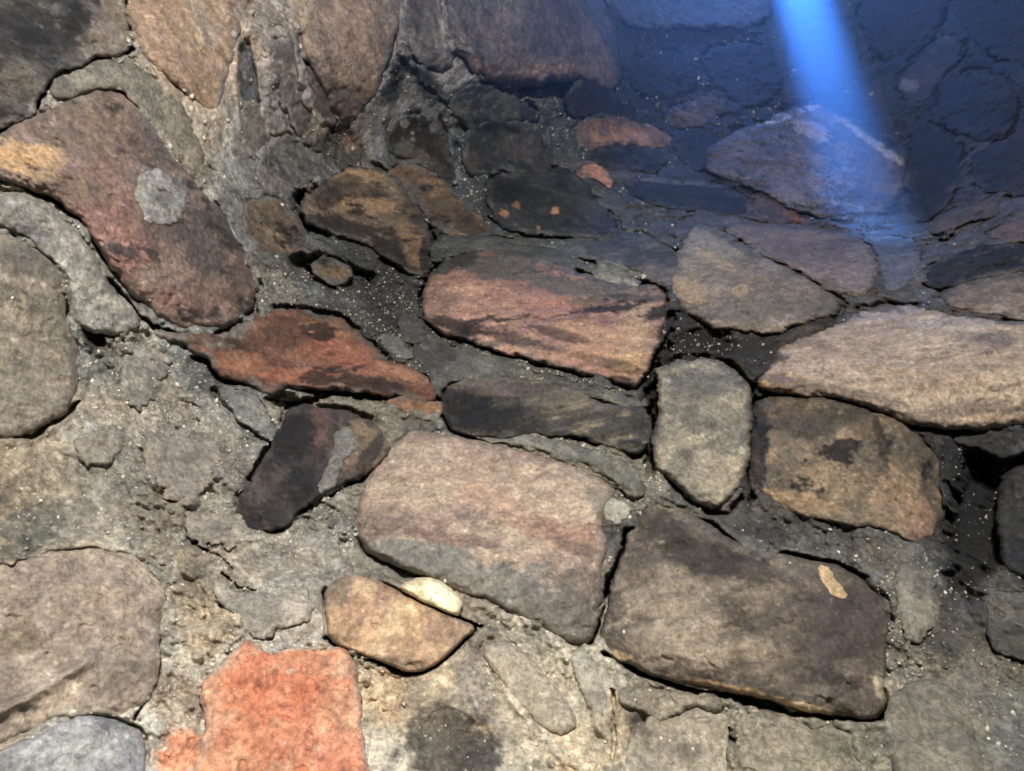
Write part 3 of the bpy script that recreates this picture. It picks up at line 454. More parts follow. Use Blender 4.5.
piece('stone', B_, [(752, 386), (764, 366), (784, 346), (812, 332), (844, 318), (872, 308), (900, 305), (930, 310), (962, 318), (1000, 321), (1090, 322), (1090, 424), (1024, 424), (990, 428), (956, 428), (922, 424), (884, 411), (852, 400), (812, 396), (780, 393)],
      [(168, 146, 124), (152, 132, 113), (180, 158, 134)], 'long pale beige pink stone reaching the right edge', H=.050, edge=14, rough=.006, rf=9, cf=12, streaks=(-6, 3.5), gap=.03, gapw=5, ridges=[([(860, 312), (890, 304), (940, 312), (1024, 322)], 6, .008), ([(800, 350), (900, 372), (1024, 378)], 14, .005)],
      blobs=[(785, 385, 34, 10, 5, (112, 90, 68), .7), (760, 388, 14, 6, 0, (196, 156, 108), .8), (850, 396, 60, 8, 12, (112, 98, 88), .7), (960, 410, 60, 9, -5, (122, 106, 94), .6), (1000, 418, 50, 6, 0, (190, 160, 130), .7), (950, 322, 50, 8, 3, (178, 162, 152), .7), (880, 312, 40, 8, -8, (168, 156, 152), .6), (830, 345, 40, 12, -10, (186, 158, 126), .6), (980, 338, 30, 6, 8, (104, 94, 92), .5)])  # grey-white blobs on the top edge paint in the flue light's rim
piece('stone', B_, [(752, 414), (758, 400), (786, 399), (816, 400), (848, 404), (878, 412), (904, 424), (930, 438), (943, 462), (946, 490), (945, 515), (936, 540), (914, 545), (884, 530), (846, 522), (804, 514), (770, 504), (753, 492), (751, 455)],
      [(124, 108, 86), (98, 87, 72), (146, 124, 94)], 'dark beige block below the long pale stone, sooty along its left side', rim=.45, H=.034, edge=10, rough=.007, rf=16, cf=20, gap=.04, gapw=5, soot=.14, streaks=(-25, 1.4),
      blobs=[(758, 450, 9, 56, 0, (36, 34, 33), .85), (800, 420, 40, 16, 8, (74, 66, 56), .6), (860, 425, 30, 14, 20, (64, 60, 54), .6), (884, 450, 6, 30, -15, (58, 54, 50), .7), (830, 480, 40, 22, 5, (150, 128, 98), .6), (900, 490, 26, 30, 0, (158, 130, 100), .7), (915, 520, 20, 20, 0, (166, 130, 104), .7), (920, 450, 24, 22, 0, (84, 76, 66), .6), (800, 500, 50, 7, 12, (162, 130, 90), .6)])
piece('stone', B_, [(1000, 480), (1014, 468), (1040, 462), (1090, 462), (1090, 580), (1030, 578), (1006, 570), (998, 530)], [(52, 53, 54), (64, 62, 58), (42, 43, 46)], 'dark upright stone right of the deep black recess', H=.03, edge=9, gap=.02, rough=.008)
piece('stone', B_, [(948, 436), (980, 432), (1024, 432), (1090, 430), (1090, 456), (1024, 452), (1004, 458), (984, 448), (962, 446)], [(70, 68, 66), (54, 54, 55), (88, 84, 80)], 'sooty slab roofing the deep black recess', H=.028, edge=6, gap=.02, rough=.008)
piece('stone', B_, [(656, 374), (668, 364), (688, 361), (712, 362), (732, 368), (746, 382), (752, 404), (751, 436), (748, 462), (742, 484), (730, 502), (714, 510), (700, 502), (684, 490), (668, 478), (653, 464), (654, 440), (660, 412), (658, 392)],
      [(134, 126, 108), (114, 108, 95), (152, 142, 118)], 'upright yellowish grey stone standing between two dark joints', rim=.3, H=.040, edge=11, rough=.006, rf=13, cf=18, gap=.05, gapw=7, streaks=(-30, 1.3), ridges=[([(664, 395), (690, 400), (745, 396)], 14, .004)],
      blobs=[(700, 385, 36, 16, 0, (98, 94, 84), .7), (720, 470, 26, 26, 0, (164, 150, 122), .7), (672, 450, 14, 26, 0, (146, 136, 114), .5), (725, 452, 6, 6, 0, (104, 98, 86), .7), (700, 420, 30, 8, 20, (112, 106, 92), .6), (735, 500, 10, 12, 0, (104, 98, 88), .6)])
piece('stone', B_, [(423, 300), (424, 288), (432, 272), (444, 262), (458, 254), (486, 250), (512, 254), (540, 262), (566, 270), (588, 278), (612, 282), (640, 284), (660, 291), (667, 298), (664, 318), (660, 338), (654, 358), (646, 376), (632, 386), (606, 380), (572, 370), (540, 361), (508, 353), (476, 344), (446, 336), (430, 326), (424, 314)],
      [(160, 118, 101), (146, 108, 93), (172, 132, 110)], 'long pink red stone with a crusty grey top in the middle', H=.046, edge=8, rough=.006, rf=16, cf=16, gap=.05, gapw=4, streaks=(-14, 3.0), soot=.07, ridges=[([(426, 286), (470, 280), (530, 296), (600, 300), (664, 300)], 6, .006), ([(655, 300), (640, 340), (632, 380)], 8, .005)],
      blobs=[(500, 268, 64, 12, 8, (84, 81, 76), .92), (590, 288, 66, 11, 5, (96, 90, 82), .88), (456, 262, 26, 10, -20, (74, 72, 70), .9), (440, 300, 18, 20, 0, (126, 102, 88), .7), (560, 312, 60, 10, 12, (168, 116, 100), .5), (640, 310, 20, 20, 0, (178, 148, 120), .7), (600, 345, 50, 20, 14, (178, 138, 104), .7), (635, 340, 22, 30, 0, (184, 150, 110), .6), (455, 325, 34, 8, 14, (42, 37, 34), .85), (520, 340, 44, 7, 14, (56, 46, 40), .75), (560, 335, 30, 6, 14, (70, 56, 48), .7), (605, 362, 30, 6, 14, (82, 64, 48), .6), (620, 382, 14, 5, 10, (40, 36, 34), .8), (640, 298, 30, 4, 3, (70, 64, 58), .7), (596, 305, 24, 6, 10, (90, 78, 68), .7)])  # the small dark blob at its lower right edge paints the underside shadow
STONE_PINK = PIECES[-1]
piece('mortar_lump', B_, [(588, 270), (604, 258), (622, 260), (634, 274), (642, 286), (626, 290), (604, 286), (592, 280)], [(112, 109, 100), (92, 90, 84), (136, 131, 118)], 'crumbly pale mortar heap sitting on the pink red stone', H=.020, edge=7, rough=.010, rf=40, gap=0, sink=.002, mat=M_MORTAR, warp=4)
piece('mortar_lump', B_, [(418, 338), (440, 336), (466, 346), (500, 356), (540, 366), (580, 378), (616, 390), (646, 398), (650, 408), (628, 409), (596, 400), (572, 396), (556, 384), (530, 380), (500, 382), (468, 380), (446, 384), (438, 400), (426, 376), (414, 356)],
      [(80, 79, 73), (70, 69, 65), (94, 93, 85)], 'smooth grey mortar bead pressed between the pink stone and the charred one', H=.018, edge=11, rough=.003, gap=0, mat=M_MORTAR, warp=3, blobs=[(440, 356, 20, 14, 0, (68, 67, 64), .5)])
piece('mortar_lump', B_, [(374, 336), (386, 330), (402, 336), (414, 350), (408, 362), (392, 358), (380, 350)], [(92, 90, 82), (78, 77, 72)], 'knob of grey mortar on the end of the rust red stone', warp=4, H=.014, edge=7, rough=.006, gap=0, sink=.002, mat=M_MORTAR)
piece('mortar_lump', B_, [(398, 322), (412, 316), (426, 324), (428, 340), (416, 346), (402, 338)], [(74, 73, 68), (62, 61, 58)], 'dark mortar knob below the left end of the pink stone', warp=4, H=.014, edge=8, rough=.006, gap=0, sink=.002, mat=M_MORTAR)
piece('stone', B_, [(443, 398), (448, 386), (462, 380), (484, 378), (508, 381), (532, 378), (552, 380), (572, 394), (596, 402), (626, 408), (648, 412), (652, 428), (646, 446), (638, 456), (612, 446), (584, 436), (556, 432), (526, 434), (496, 440), (470, 434), (452, 428), (443, 414)],
      [(96, 88, 74), (70, 65, 57), (120, 109, 88)], 'charred black stone with pale streaks at its right end', rim=.2, H=.026, edge=9, rough=.006, rf=26, cf=30, gap=.05, gapw=5, streaks=(-16, 4.5),
      blobs=[(478, 414, 48, 22, 8, (34, 32, 32), .97), (460, 398, 20, 16, 0, (44, 41, 40), .9), (500, 388, 46, 8, 2, (92, 80, 72), .85), (520, 420, 34, 18, 10, (50, 47, 43), .7), (580, 440, 30, 6, 14, (48, 45, 40), .7), (630, 446, 16, 8, 20, (34, 32, 31), .8), (640, 420, 12, 18, 0, (56, 53, 48), .7)])
piece('stone', B_, [(150, 332), (176, 332), (212, 336), (236, 331), (254, 318), (274, 311), (302, 311), (330, 316), (354, 328), (372, 342), (382, 358), (404, 366), (426, 376), (436, 390), (434, 402), (414, 400), (384, 394), (352, 389), (320, 387), (288, 389), (268, 394), (252, 384), (232, 378), (216, 372), (212, 360), (192, 350), (168, 340)],
      [(128, 84, 64), (104, 68, 54), (146, 102, 74)], 'long rust red stone under the big boulder', H=.034, edge=9, rough=.006, rf=15, cf=18, gap=.05, gapw=6, streaks=(-10, 2.0), soot=.10, sootcol=(58, 42, 36),
      blobs=[(270, 335, 50, 16, -8, (84, 58, 44), .75), (230, 350, 20, 12, 10, (66, 50, 42), .7), (345, 350, 36, 18, 15, (140, 80, 60), .7), (325, 328, 26, 10, 10, (160, 112, 72), .7), (240, 362, 26, 10, 10, (158, 104, 70), .6), (370, 384, 56, 7, 8, (46, 34, 31), .85), (300, 376, 40, 8, 0, (168, 100, 66), .6), (420, 392, 14, 8, 20, (100, 64, 44), .7), (290, 388, 24, 4, 0, (32, 28, 28), .8), (185, 340, 30, 6, 8, (112, 92, 78), .8), (360, 336, 20, 8, 30, (96, 80, 70), .6)])
piece('stone', B_, [(384, 402), (404, 398), (424, 402), (440, 402), (442, 414), (424, 416), (402, 412)], [(172, 120, 74), (142, 104, 70), (120, 90, 66)], 'orange brown sliver tucked under the end of the rust red stone', H=.014, edge=5, gap=.02)
piece('stone', B_, [(392, 416), (412, 414), (436, 418), (442, 426), (428, 434), (408, 430)], [(106, 96, 82), (88, 82, 74)], 'small brown grey stone chip above the large tan block', H=.012, edge=5, gap=.012)
piece('stone', B_, [(290, 410), (306, 405), (328, 408), (352, 416), (376, 424), (390, 436), (392, 452), (378, 466), (354, 478), (334, 488), (314, 498), (300, 510), (288, 524), (268, 532), (244, 533), (229, 522), (236, 503), (250, 482), (264, 462), (278, 434)],
      [(58, 50, 47), (46, 42, 41), (74, 62, 56)], 'tilted black stone with a brown striped end beside the large tan block', rim=.2, H=.034, edge=8, rough=.006, rf=20, cf=24, gap=.04, gapw=5, streaks=(50, 2.5), ridges=[([(326, 408), (332, 440), (310, 498)], 7, .008)],
      blobs=[(318, 425, 12, 24, 10, (92, 68, 62), .8), (365, 448, 30, 26, -35, (122, 102, 80), .85), (372, 452, 8, 30, 35, (60, 52, 45), .8), (350, 440, 8, 30, 30, (140, 116, 88), .6), (290, 440, 22, 30, 15, (38, 35, 35), .9), (270, 505, 30, 18, -25, (54, 50, 47), .6), (258, 496, 14, 10, -30, (82, 76, 70), .6), (300, 480, 16, 22, 20, (40, 36, 36), .8)])
STONE_TILT = PIECES[-1]
piece('mortar_patch', B_, [(334, 434), (346, 424), (356, 432), (356, 446), (348, 460), (340, 476), (330, 492), (318, 496), (322, 476), (330, 456)], [(112, 109, 101), (98, 95, 88)], 'grey mortar smear across the tilted black stone', H=.006, edge=6, rough=.003, on=STONE_TILT, mat=M_MORTAR)
piece('stone', B_, [(357, 500), (366, 478), (380, 458), (396, 440), (412, 431), (436, 433), (470, 440), (508, 447), (544, 455), (576, 467), (604, 482), (614, 494), (606, 510), (600, 526), (607, 545), (603, 565), (604, 592), (598, 618), (591, 642), (575, 645), (556, 638), (540, 624), (504, 607), (472, 596), (440, 582), (404, 568), (372, 554), (357, 534)],
      [(166, 142, 120), (150, 127, 109), (176, 154, 128)], 'large tan block in the centre with grey mortar over its lower half', rim=.5, H=.036, edge=13, rough=.005, rf=12, cf=14, gap=.012, streaks=(-14, 2.4), ridges=[([(360, 528), (420, 536), (500, 552), (560, 568), (602, 580)], 9, .004)],
      blobs=[(410, 558, 76, 20, 14, (122, 118, 108), .95), (500, 582, 90, 26, 14, (122, 117, 106), .97), (560, 612, 66, 36, 25, (114, 107, 97), .95), (585, 590, 30, 20, 10, (100, 90, 82), .7), (385, 525, 40, 8, 8, (112, 94, 80), .6), (450, 538, 60, 6, 10, (126, 96, 78), .6), (490, 500, 40, 16, 20, (182, 142, 114), .5), (565, 535, 44, 18, 15, (158, 116, 94), .65), (420, 455, 30, 14, 0, (174, 154, 130), .5), (580, 548, 26, 8, 10, (96, 80, 70), .6), (468, 512, 12, 8, -30, (118, 104, 92), .6), (600, 500, 16, 14, 30, (128, 120, 106), .7)])
piece('stone', B_, [(630, 532), (640, 508), (652, 500), (668, 504), (694, 518), (720, 533), (744, 546), (778, 554), (812, 562), (846, 571), (872, 584), (886, 602), (888, 632), (884, 660), (879, 684), (888, 708), (872, 719), (838, 714), (806, 712), (778, 702), (742, 693), (700, 685), (660, 676), (622, 664), (604, 652), (601, 634), (606, 610), (614, 584), (622, 556)],
      [(104, 92, 78), (86, 76, 66), (126, 112, 93)], 'big dark brown block at the lower right with a chipped ochre spot', rim=.25, H=.044, edge=8, rough=.006, rf=14, cf=18, gap=.05, gapw=5, streaks=(-12, 3.2), tilt=(0, .00004),
      blobs=[(665, 600, 56, 36, 10, (146, 131, 109), .85), (690, 640, 80, 26, 10, (152, 136, 112), .85), (630, 650, 30, 16, 10, (120, 106, 88), .6), (720, 562, 70, 18, 15, (66, 59, 52), .75), (660, 528, 30, 22, 20, (70, 62, 54), .75), (840, 630, 44, 44, 0, (80, 68, 60), .9), (820, 590, 40, 14, 10, (80, 68, 60), .6), (750, 610, 50, 14, 10, (96, 84, 70), .6), (830, 678, 40, 10, 8, (68, 60, 52), .8), (760, 662, 40, 16, 8, (122, 106, 86), .6), (640, 560, 20, 30, 0, (88, 78, 66), .6), (800, 570, 26, 8, 8, (112, 102, 88), .6), (870, 630, 14, 30, 0, (82, 68, 60), .6),
             (730, 688, 46, 5, 12, (190, 154, 104), .8), (800, 708, 36, 5, 10, (206, 176, 128), .9), (620, 656, 14, 6, 20, (196, 166, 118), .7), (882, 690, 8, 16, -20, (196, 176, 140), .8), (775, 700, 14, 5, 10, (196, 160, 112), .8)])
STONE_BIG = PIECES[-1]
piece('ochre_scar', B_, [(819, 566), (827, 567), (836, 578), (844, 586), (848, 597), (840, 599), (832, 593), (825, 584), (820, 574)], [(216, 180, 128), (196, 160, 110)], 'bright ochre chipped spot', H=.0018, edge=4, rough=.001, warp=4, on=STONE_BIG)
piece('stone', B_, [(326, 588), (336, 580), (352, 576), (368, 579), (384, 585), (402, 597), (430, 609), (458, 621), (476, 627), (462, 638), (446, 654), (430, 667), (412, 672), (392, 665), (368, 655), (346, 647), (330, 640), (326, 614)],
      [(188, 152, 112), (172, 138, 101), (198, 165, 124)], 'small smooth tan orange stone beneath a cream mortar chip', rim=.2, flake=.001, H=.026, edge=6, rough=.003, rf=10, cf=10, gap=.04, gapw=3, warp=1.2, ridges=[([(372, 652), (396, 656), (424, 660)], 5, .004)],
      blobs=[(336, 592, 16, 16, 0, (126, 108, 92), .8), (388, 592, 10, 20, 50, (172, 128, 108), .6), (445, 632, 20, 16, 0, (142, 112, 90), .7), (400, 662, 30, 6, 10, (138, 116, 94), .7), (360, 610, 20, 16, 0, (170, 130, 100), .5)])
piece('mortar_chip', B_, [(398, 588), (408, 580), (422, 576), (436, 578), (446, 584), (456, 592), (463, 604), (460, 616), (448, 613), (432, 605), (414, 597)], [(226, 210, 172), (206, 190, 154), (238, 224, 190)], 'bright cream mortar chip on the small tan orange stone', H=.030, edge=6, rough=.007, rf=35, gap=0, sink=.0, mat=M_MORTAR, warp=1.5)
piece('brick', B_, [(200, 700), (206, 680), (222, 662), (238, 646), (250, 637), (260, 648), (272, 656), (286, 652), (304, 652), (326, 650), (346, 652), (356, 664), (357, 690), (362, 724), (368, 760), (372, 830), (184, 830), (192, 780), (200, 750), (208, 724), (204, 710)],
      [(202, 128, 86), (194, 112, 74), (208, 148, 108)], 'bright orange red brick at the bottom edge', H=.007, edge=9, rough=.003, rf=18, cf=14, gap=0, warp=3, sink=.0,
      blobs=[(290, 690, 60, 30, 0, (198, 108, 66), .6), (250, 665, 30, 16, -30, (202, 108, 66), .7), (230, 760, 40, 14, 0, (212, 150, 108), .7), (330, 750, 40, 30, 0, (206, 130, 96), .6), (290, 671, 6, 3, -20, (214, 184, 160), .8), (206, 735, 8, 24, 10, (210, 160, 126), .7), (356, 690, 5, 30, 0, (212, 160, 128), .7)])
piece('stone', B_, [(-60, 575), (0, 566), (26, 556), (56, 547), (90, 546), (122, 552), (150, 562), (166, 580), (166, 606), (160, 630), (162, 656), (156, 684), (140, 706), (126, 716), (96, 712), (64, 714), (30, 732), (0, 746), (-60, 752)],
      [(164, 146, 125), (150, 133, 115), (174, 158, 136)], 'large flat beige stone in the lower left', warp=4.5, H=.016, edge=16, rough=.006, rf=10, cf=12, gap=.004, streaks=(30, 1.8), ridges=[([(0, 712), (40, 690), (90, 660)], 7, .012), ([(20, 738), (60, 704), (92, 668)], 8, -.004)],
      blobs=[(12, 640, 30, 16, -15, (112, 98, 74), .7), (55, 690, 60, 14, -35, (164, 150, 130), .7), (60, 698, 14, 34, 50, (190, 168, 143), .8), (110, 670, 40, 30, 0, (130, 118, 102), .6), (60, 580, 60, 20, -10, (146, 130, 114), .5), (110, 600, 40, 24, 0, (162, 142, 120), .5)])
piece('stone', B_, [(-60, 758), (0, 752), (28, 742), (56, 724), (84, 716), (110, 720), (134, 730), (146, 746), (148, 766), (152, 830), (-60, 830)], [(150, 150, 149), (136, 136, 137), (166, 165, 160)], 'pale bluish grey stone in the bottom left corner', H=.024, edge=8, rough=.005, rf=16, cf=18, gap=.015)
piece('stone', B_, [(634, 726), (652, 712), (680, 708), (704, 704), (722, 712), (728, 734), (730, 756), (734, 830), (626, 830), (626, 760)], [(156, 146, 124), (144, 134, 114), (164, 154, 132)], 'flat pale stone at the bottom edge under the big dark block', H=.012, edge=7, rough=.004, rf=12, gap=.004, warp=5, blobs=[(690, 750, 16, 10, 0, (98, 92, 80), .7)])
piece('stone', B_, [(734, 716), (756, 706), (782, 716), (806, 724), (836, 724), (858, 742), (862, 830), (742, 830), (738, 760)], [(146, 137, 116), (132, 124, 106), (156, 147, 124)], 'lumpy beige stone at the bottom edge right of the flat pale one', H=.014, edge=9, rough=.007, rf=16, gap=.004, warp=5, blobs=[(838, 740, 26, 14, 20, (104, 102, 84), .7)])
piece('mortar_lump', B_, [(886, 694), (910, 682), (944, 680), (964, 700), (976, 728), (984, 760), (990, 830), (900, 830), (892, 770), (886, 730)], [(116, 110, 96), (106, 101, 89), (124, 118, 103)], 'smooth greenish grey mortar swell in the lower right', H=.016, edge=16, rough=.003, gap=0, sink=.002, mat=M_MORTAR)
piece('mortar_lump', B_, [(978, 600), (996, 586), (1020, 588), (1090, 590), (1090, 660), (1024, 664), (1000, 654), (984, 632)], [(84, 80, 72), (70, 68, 62), (100, 96, 86)], 'knobbly dark mortar lump at the right edge below the recess', H=.022, edge=10, rough=.009, rf=24, gap=0, sink=.002, mat=M_MORTAR)
piece('mortar_lump', B_, [(614, 684), (640, 684), (668, 690), (700, 694), (726, 702), (718, 714), (694, 708), (676, 714), (664, 722), (650, 714), (634, 712), (616, 704)], [(128, 120, 104), (112, 105, 92), (142, 134, 116)], 'crumbling mortar bead below the big dark block', H=.018, edge=8, rough=.008, rf=32, gap=0, sink=.002, mat=M_MORTAR, warp=4)
piece('mortar_lump', B_, [(480, 648), (506, 640), (536, 660), (560, 690), (582, 724), (566, 736), (540, 730), (516, 704), (494, 676)], [(154, 143, 124), (144, 134, 116), (162, 152, 132)], 'diagonal pale mortar ridge under the large tan block', H=.014, edge=10, rough=.003, gap=0, sink=.002, mat=M_MORTAR)
piece('mortar_lump', B_, [(566, 650), (590, 648), (606, 668), (612, 700), (604, 722), (590, 716), (578, 690)], [(152, 145, 129), (140, 133, 118), (164, 157, 140)], 'upright pale mortar pad left of the big dark block', H=.015, edge=8, rough=.004, gap=0, sink=.002, mat=M_MORTAR)
piece('mortar_lump', B_, [(470, 436), (500, 440), (530, 434), (556, 440), (590, 446), (620, 458), (640, 476), (648, 500), (630, 500), (612, 484), (586, 468), (548, 454), (510, 446)], [(110, 107, 96), (94, 92, 82), (128, 124, 111)], 'gritty mortar bead between the charred stone and the large tan block', H=.020, edge=8, rough=.008, rf=34, gap=0, sink=.002, mat=M_MORTAR, warp=4)
piece('mortar_lump', B_, [(598, 500), (612, 494), (626, 502), (628, 516), (618, 530), (606, 528), (600, 514)], [(148, 143, 130), (128, 123, 111)], 'small pale mortar daub at the top of the black crack', warp=4, H=.012, edge=6, rough=.005, gap=0, sink=.002, mat=M_MORTAR)
piece('mortar_lump', B_, [(216, 388), (236, 380), (256, 388), (270, 402), (278, 420), (280, 440), (264, 436), (242, 420), (224, 404)], [(106, 105, 100), (94, 94, 90), (120, 118, 111)], 'bluish grey mortar flap under the rust red stone', H=.016, edge=9, rough=.004, gap=.006, mat=M_MORTAR)
piece('mortar_lump', B_, [(112, 352), (140, 345), (168, 362), (160, 396), (132, 412), (118, 390)], [(130, 125, 115), (116, 113, 104), (142, 136, 123)], 'low mortar swell just below the pale gritty band', H=.010, edge=12, rough=.004, gap=0, sink=.001, mat=M_MORTAR, warp=7)
piece('mortar_lump', B_, [(140, 440), (178, 428), (222, 446), (216, 490), (180, 505), (150, 480)], [(125, 118, 107), (114, 108, 99), (135, 126, 114)], 'wide low mortar swell left of the tilted black stone', H=.010, edge=12, rough=.004, gap=0, sink=.001, mat=M_MORTAR, warp=7)
piece('mortar_lump', B_, [(75, 440), (110, 425), (128, 448), (104, 470), (82, 466)], [(130, 123, 110), (116, 110, 101), (139, 131, 117)], 'small mortar flake below the flat grey beige stone', H=.010, edge=12, rough=.004, gap=0, sink=.001, mat=M_MORTAR, warp=7)
piece('mortar_lump', B_, [(180, 520), (230, 512), (262, 530), (240, 556), (200, 548)], [(130, 122, 109), (116, 109, 99), (144, 135, 119)], 'mortar flake beneath the foot of the tilted black stone', H=.010, edge=12, rough=.004, gap=0, sink=.001, mat=M_MORTAR, warp=7)
piece('mortar_lump', B_, [(205, 580), (250, 595), (300, 580), (318, 610), (280, 640), (230, 625)], [(148, 140, 126), (132, 125, 114), (165, 155, 140)], 'pale mortar hump between the orange brick and the small crack', H=.010, edge=12, rough=.004, gap=0, sink=.001, mat=M_MORTAR, warp=7)
piece('mortar_lump', B_, [(895, 560), (935, 575), (945, 620), (915, 650), (890, 620)], [(109, 104, 93), (95, 92, 82), (123, 117, 104)], 'grey mortar hump right of the big dark brown block', H=.010, edge=12, rough=.004, gap=0, sink=.001, mat=M_MORTAR, warp=7)

MMAP = [blur(rowmap(MCOL, k), 2, 1) for k in range(3)]

# ------------------------------------------------------------------ the mortar walls
def axis(a0, a1, f0, f1, fine, coarse):
    x = [f0]
    d = fine
    while x[0] > a0: d = min(coarse, d * 1.12); x.insert(0, x[0] - d)
    y = list(np.arange(f0 + fine, f1, fine)); x += y; d = fine
    while x[-1] < a1: d = min(coarse, d * 1.12); x.append(x[-1] + d)
    return np.array(x)
gu = axis(-430, 1460, -16, 1040, 1.35, 9); gv = axis(-310, 1080, -16, 787, 1.35, 9)
nu, nv = len(gu), len(gv)
U, V = [a.ravel() for a in np.meshgrid(gu, gv)]
P, R = base(U, V)
calm = sstep(-.35, .4, fbm(P, 9, 3, .55, 21))       # trowelled smooth here, crumbling there
Hm = .007 * fbm(P, 7, 4, .5, 1) - .0085 * np.exp(-(fbm(P, 10, 4, .55, 22) / .13) ** 2) * (.35 + .65 * calm) + (.25 + .95 * calm) * (
    .0062 * fbm(P, 22, 4, .55, 2, True) + .0040 * fbm(P, 62, 3, .6, 3, True) + .0020 * fbm(P, 190, 2, .6, 4))
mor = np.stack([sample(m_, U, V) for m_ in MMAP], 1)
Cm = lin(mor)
mm = sstep(-.35, .45, fbm(P, 8, 5, .62, 23))[:, None]; Cm = Cm * ((1 - mm) * np.array([[.92, .98, 1.04]]) + mm * np.array([[1.06, .99, .90]]))
mm = sstep(-.3, .35, fbm(P, 11, 6, .6, 5)); Cm = Cm * (.88 + .34 * mm)[:, None]
mm = sstep(.05, .45, fbm(P, 30, 6, .66, 6))[:, None] * .5; Cm = Cm * (1 - mm) + Cm * mm * 1.75
mm = sstep(.2, .5, fbm(P, 17, 6, .68, 7))[:, None] * .6; Cm = Cm * (1 - mm * .6)
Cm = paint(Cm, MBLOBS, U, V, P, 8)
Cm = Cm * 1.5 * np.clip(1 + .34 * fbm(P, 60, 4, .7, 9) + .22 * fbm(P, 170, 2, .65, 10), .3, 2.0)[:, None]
mm = sstep(.5, .95, fbm(P, 85, 4, .7, 16))[:, None] * .55; Cm = Cm * (1 - mm) + (Cm * 1.7 + .03) * mm
mm = sstep(.5, .95, fbm(P, 50, 4, .7, 17))[:, None] * .6; Cm = Cm * (1 - mm * .7)
for (u, v, ru, rv, an, dep) in HOLLOWS:
    b = (np.abs(U - u) < 2.2 * max(ru, rv)) & (np.abs(V - v) < 2.2 * max(ru, rv)); ix = np.where(b)[0]
    Hm[ix] -= dep * blobmask((u, v, ru, rv, an), U[ix], V[ix], .3 * fbm(P[ix], 30, 3, .5, 12))
for (line, w, dep) in CRACKS:
    l = np.array(line); b = (U > l[:, 0].min() - 15) & (U < l[:, 0].max() + 15) & (V > l[:, 1].min() - 15) & (V < l[:, 1].max() + 15)
    ix = np.where(b)[0]; wob = np.stack([fbm(P[ix], 45, 4, .6, 13), fbm(P[ix], 45, 4, .6, 14)])
    d = polydist(line, U[ix] + 3.0 * wob[0], V[ix] + 3.0 * wob[1]); ww = w * (.75 + .6 * fbm(P[ix], 30, 3, .6, 15))
    Hm[ix] -= dep * sstep(1, .35, d / np.maximum(ww, .3)) if dep > 0 else dep * np.exp(-(d / w) ** 2)
for p in PIECES:
    if p.on is not None: continue
    u0, v0 = p.pl.min(0) - 16; u1, v1 = p.pl.max(0) + 16
    ix = np.where((U > u0) & (U < u1) & (V > v0) & (V < v1))[0]
    if not len(ix): continue
    sd = sdf(p.pl, U[ix], V[ix]) + warp_of(p, P[ix])
    g = sstep(.0, .45, fbm(P[ix], 14, 3, .5, p.seed + 70) + (p.gap - .02) * 6)
    if p.mat is None: Hm[ix] += .0065 * sstep(-14, -5, sd) * (1 - g) * sstep(6, 0, sd)
    Hm[ix] -= p.gap * .8 * g * sstep(-p.gapw, -p.gapw * .3, sd)
    Hm[ix] -= .04 * sstep(5.0, 9, sd)
co = P - R * Hm[:, None]
ids = np.arange(nu * nv).reshape(nv, nu)
q = np.stack([ids[:-1, :-1], ids[1:, :-1], ids[1:, 1:], ids[:-1, 1:]], -1).reshape(-1, 4)
cu, cv = U[q].mean(1), V[q].mean(1)
inL = sdf(np.array(LEFT_REGION, float), cu, cv) > 0
inR = sdf(np.array(RIGHT_REGION, float), cu, cv) > 0
walls = {}
for nm, mask, lab in (('wall_left', inL & ~inR, 'leaning left masonry of big smooth stones and pale mortar'),
                      ('wall_right', inR & ~inL, 'dark sooty masonry closing the flue on its right side'),
                      ('wall_back', ~inL & ~inR, 'rough rubble stone back of the chimney bedded in grey mortar')):
    qq = q[mask]; used = np.unique(qq); rem = np.full(nu * nv, -1); rem[used] = np.arange(len(used))
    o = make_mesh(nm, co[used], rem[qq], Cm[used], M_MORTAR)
    o['kind'] = 'structure'; o['label'] = lab; o['category'] = 'wall'; walls[nm] = o
bpy.context.view_layer.update()
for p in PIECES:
    build(p, walls[p.wall] if p.on is None else p.on.obj)

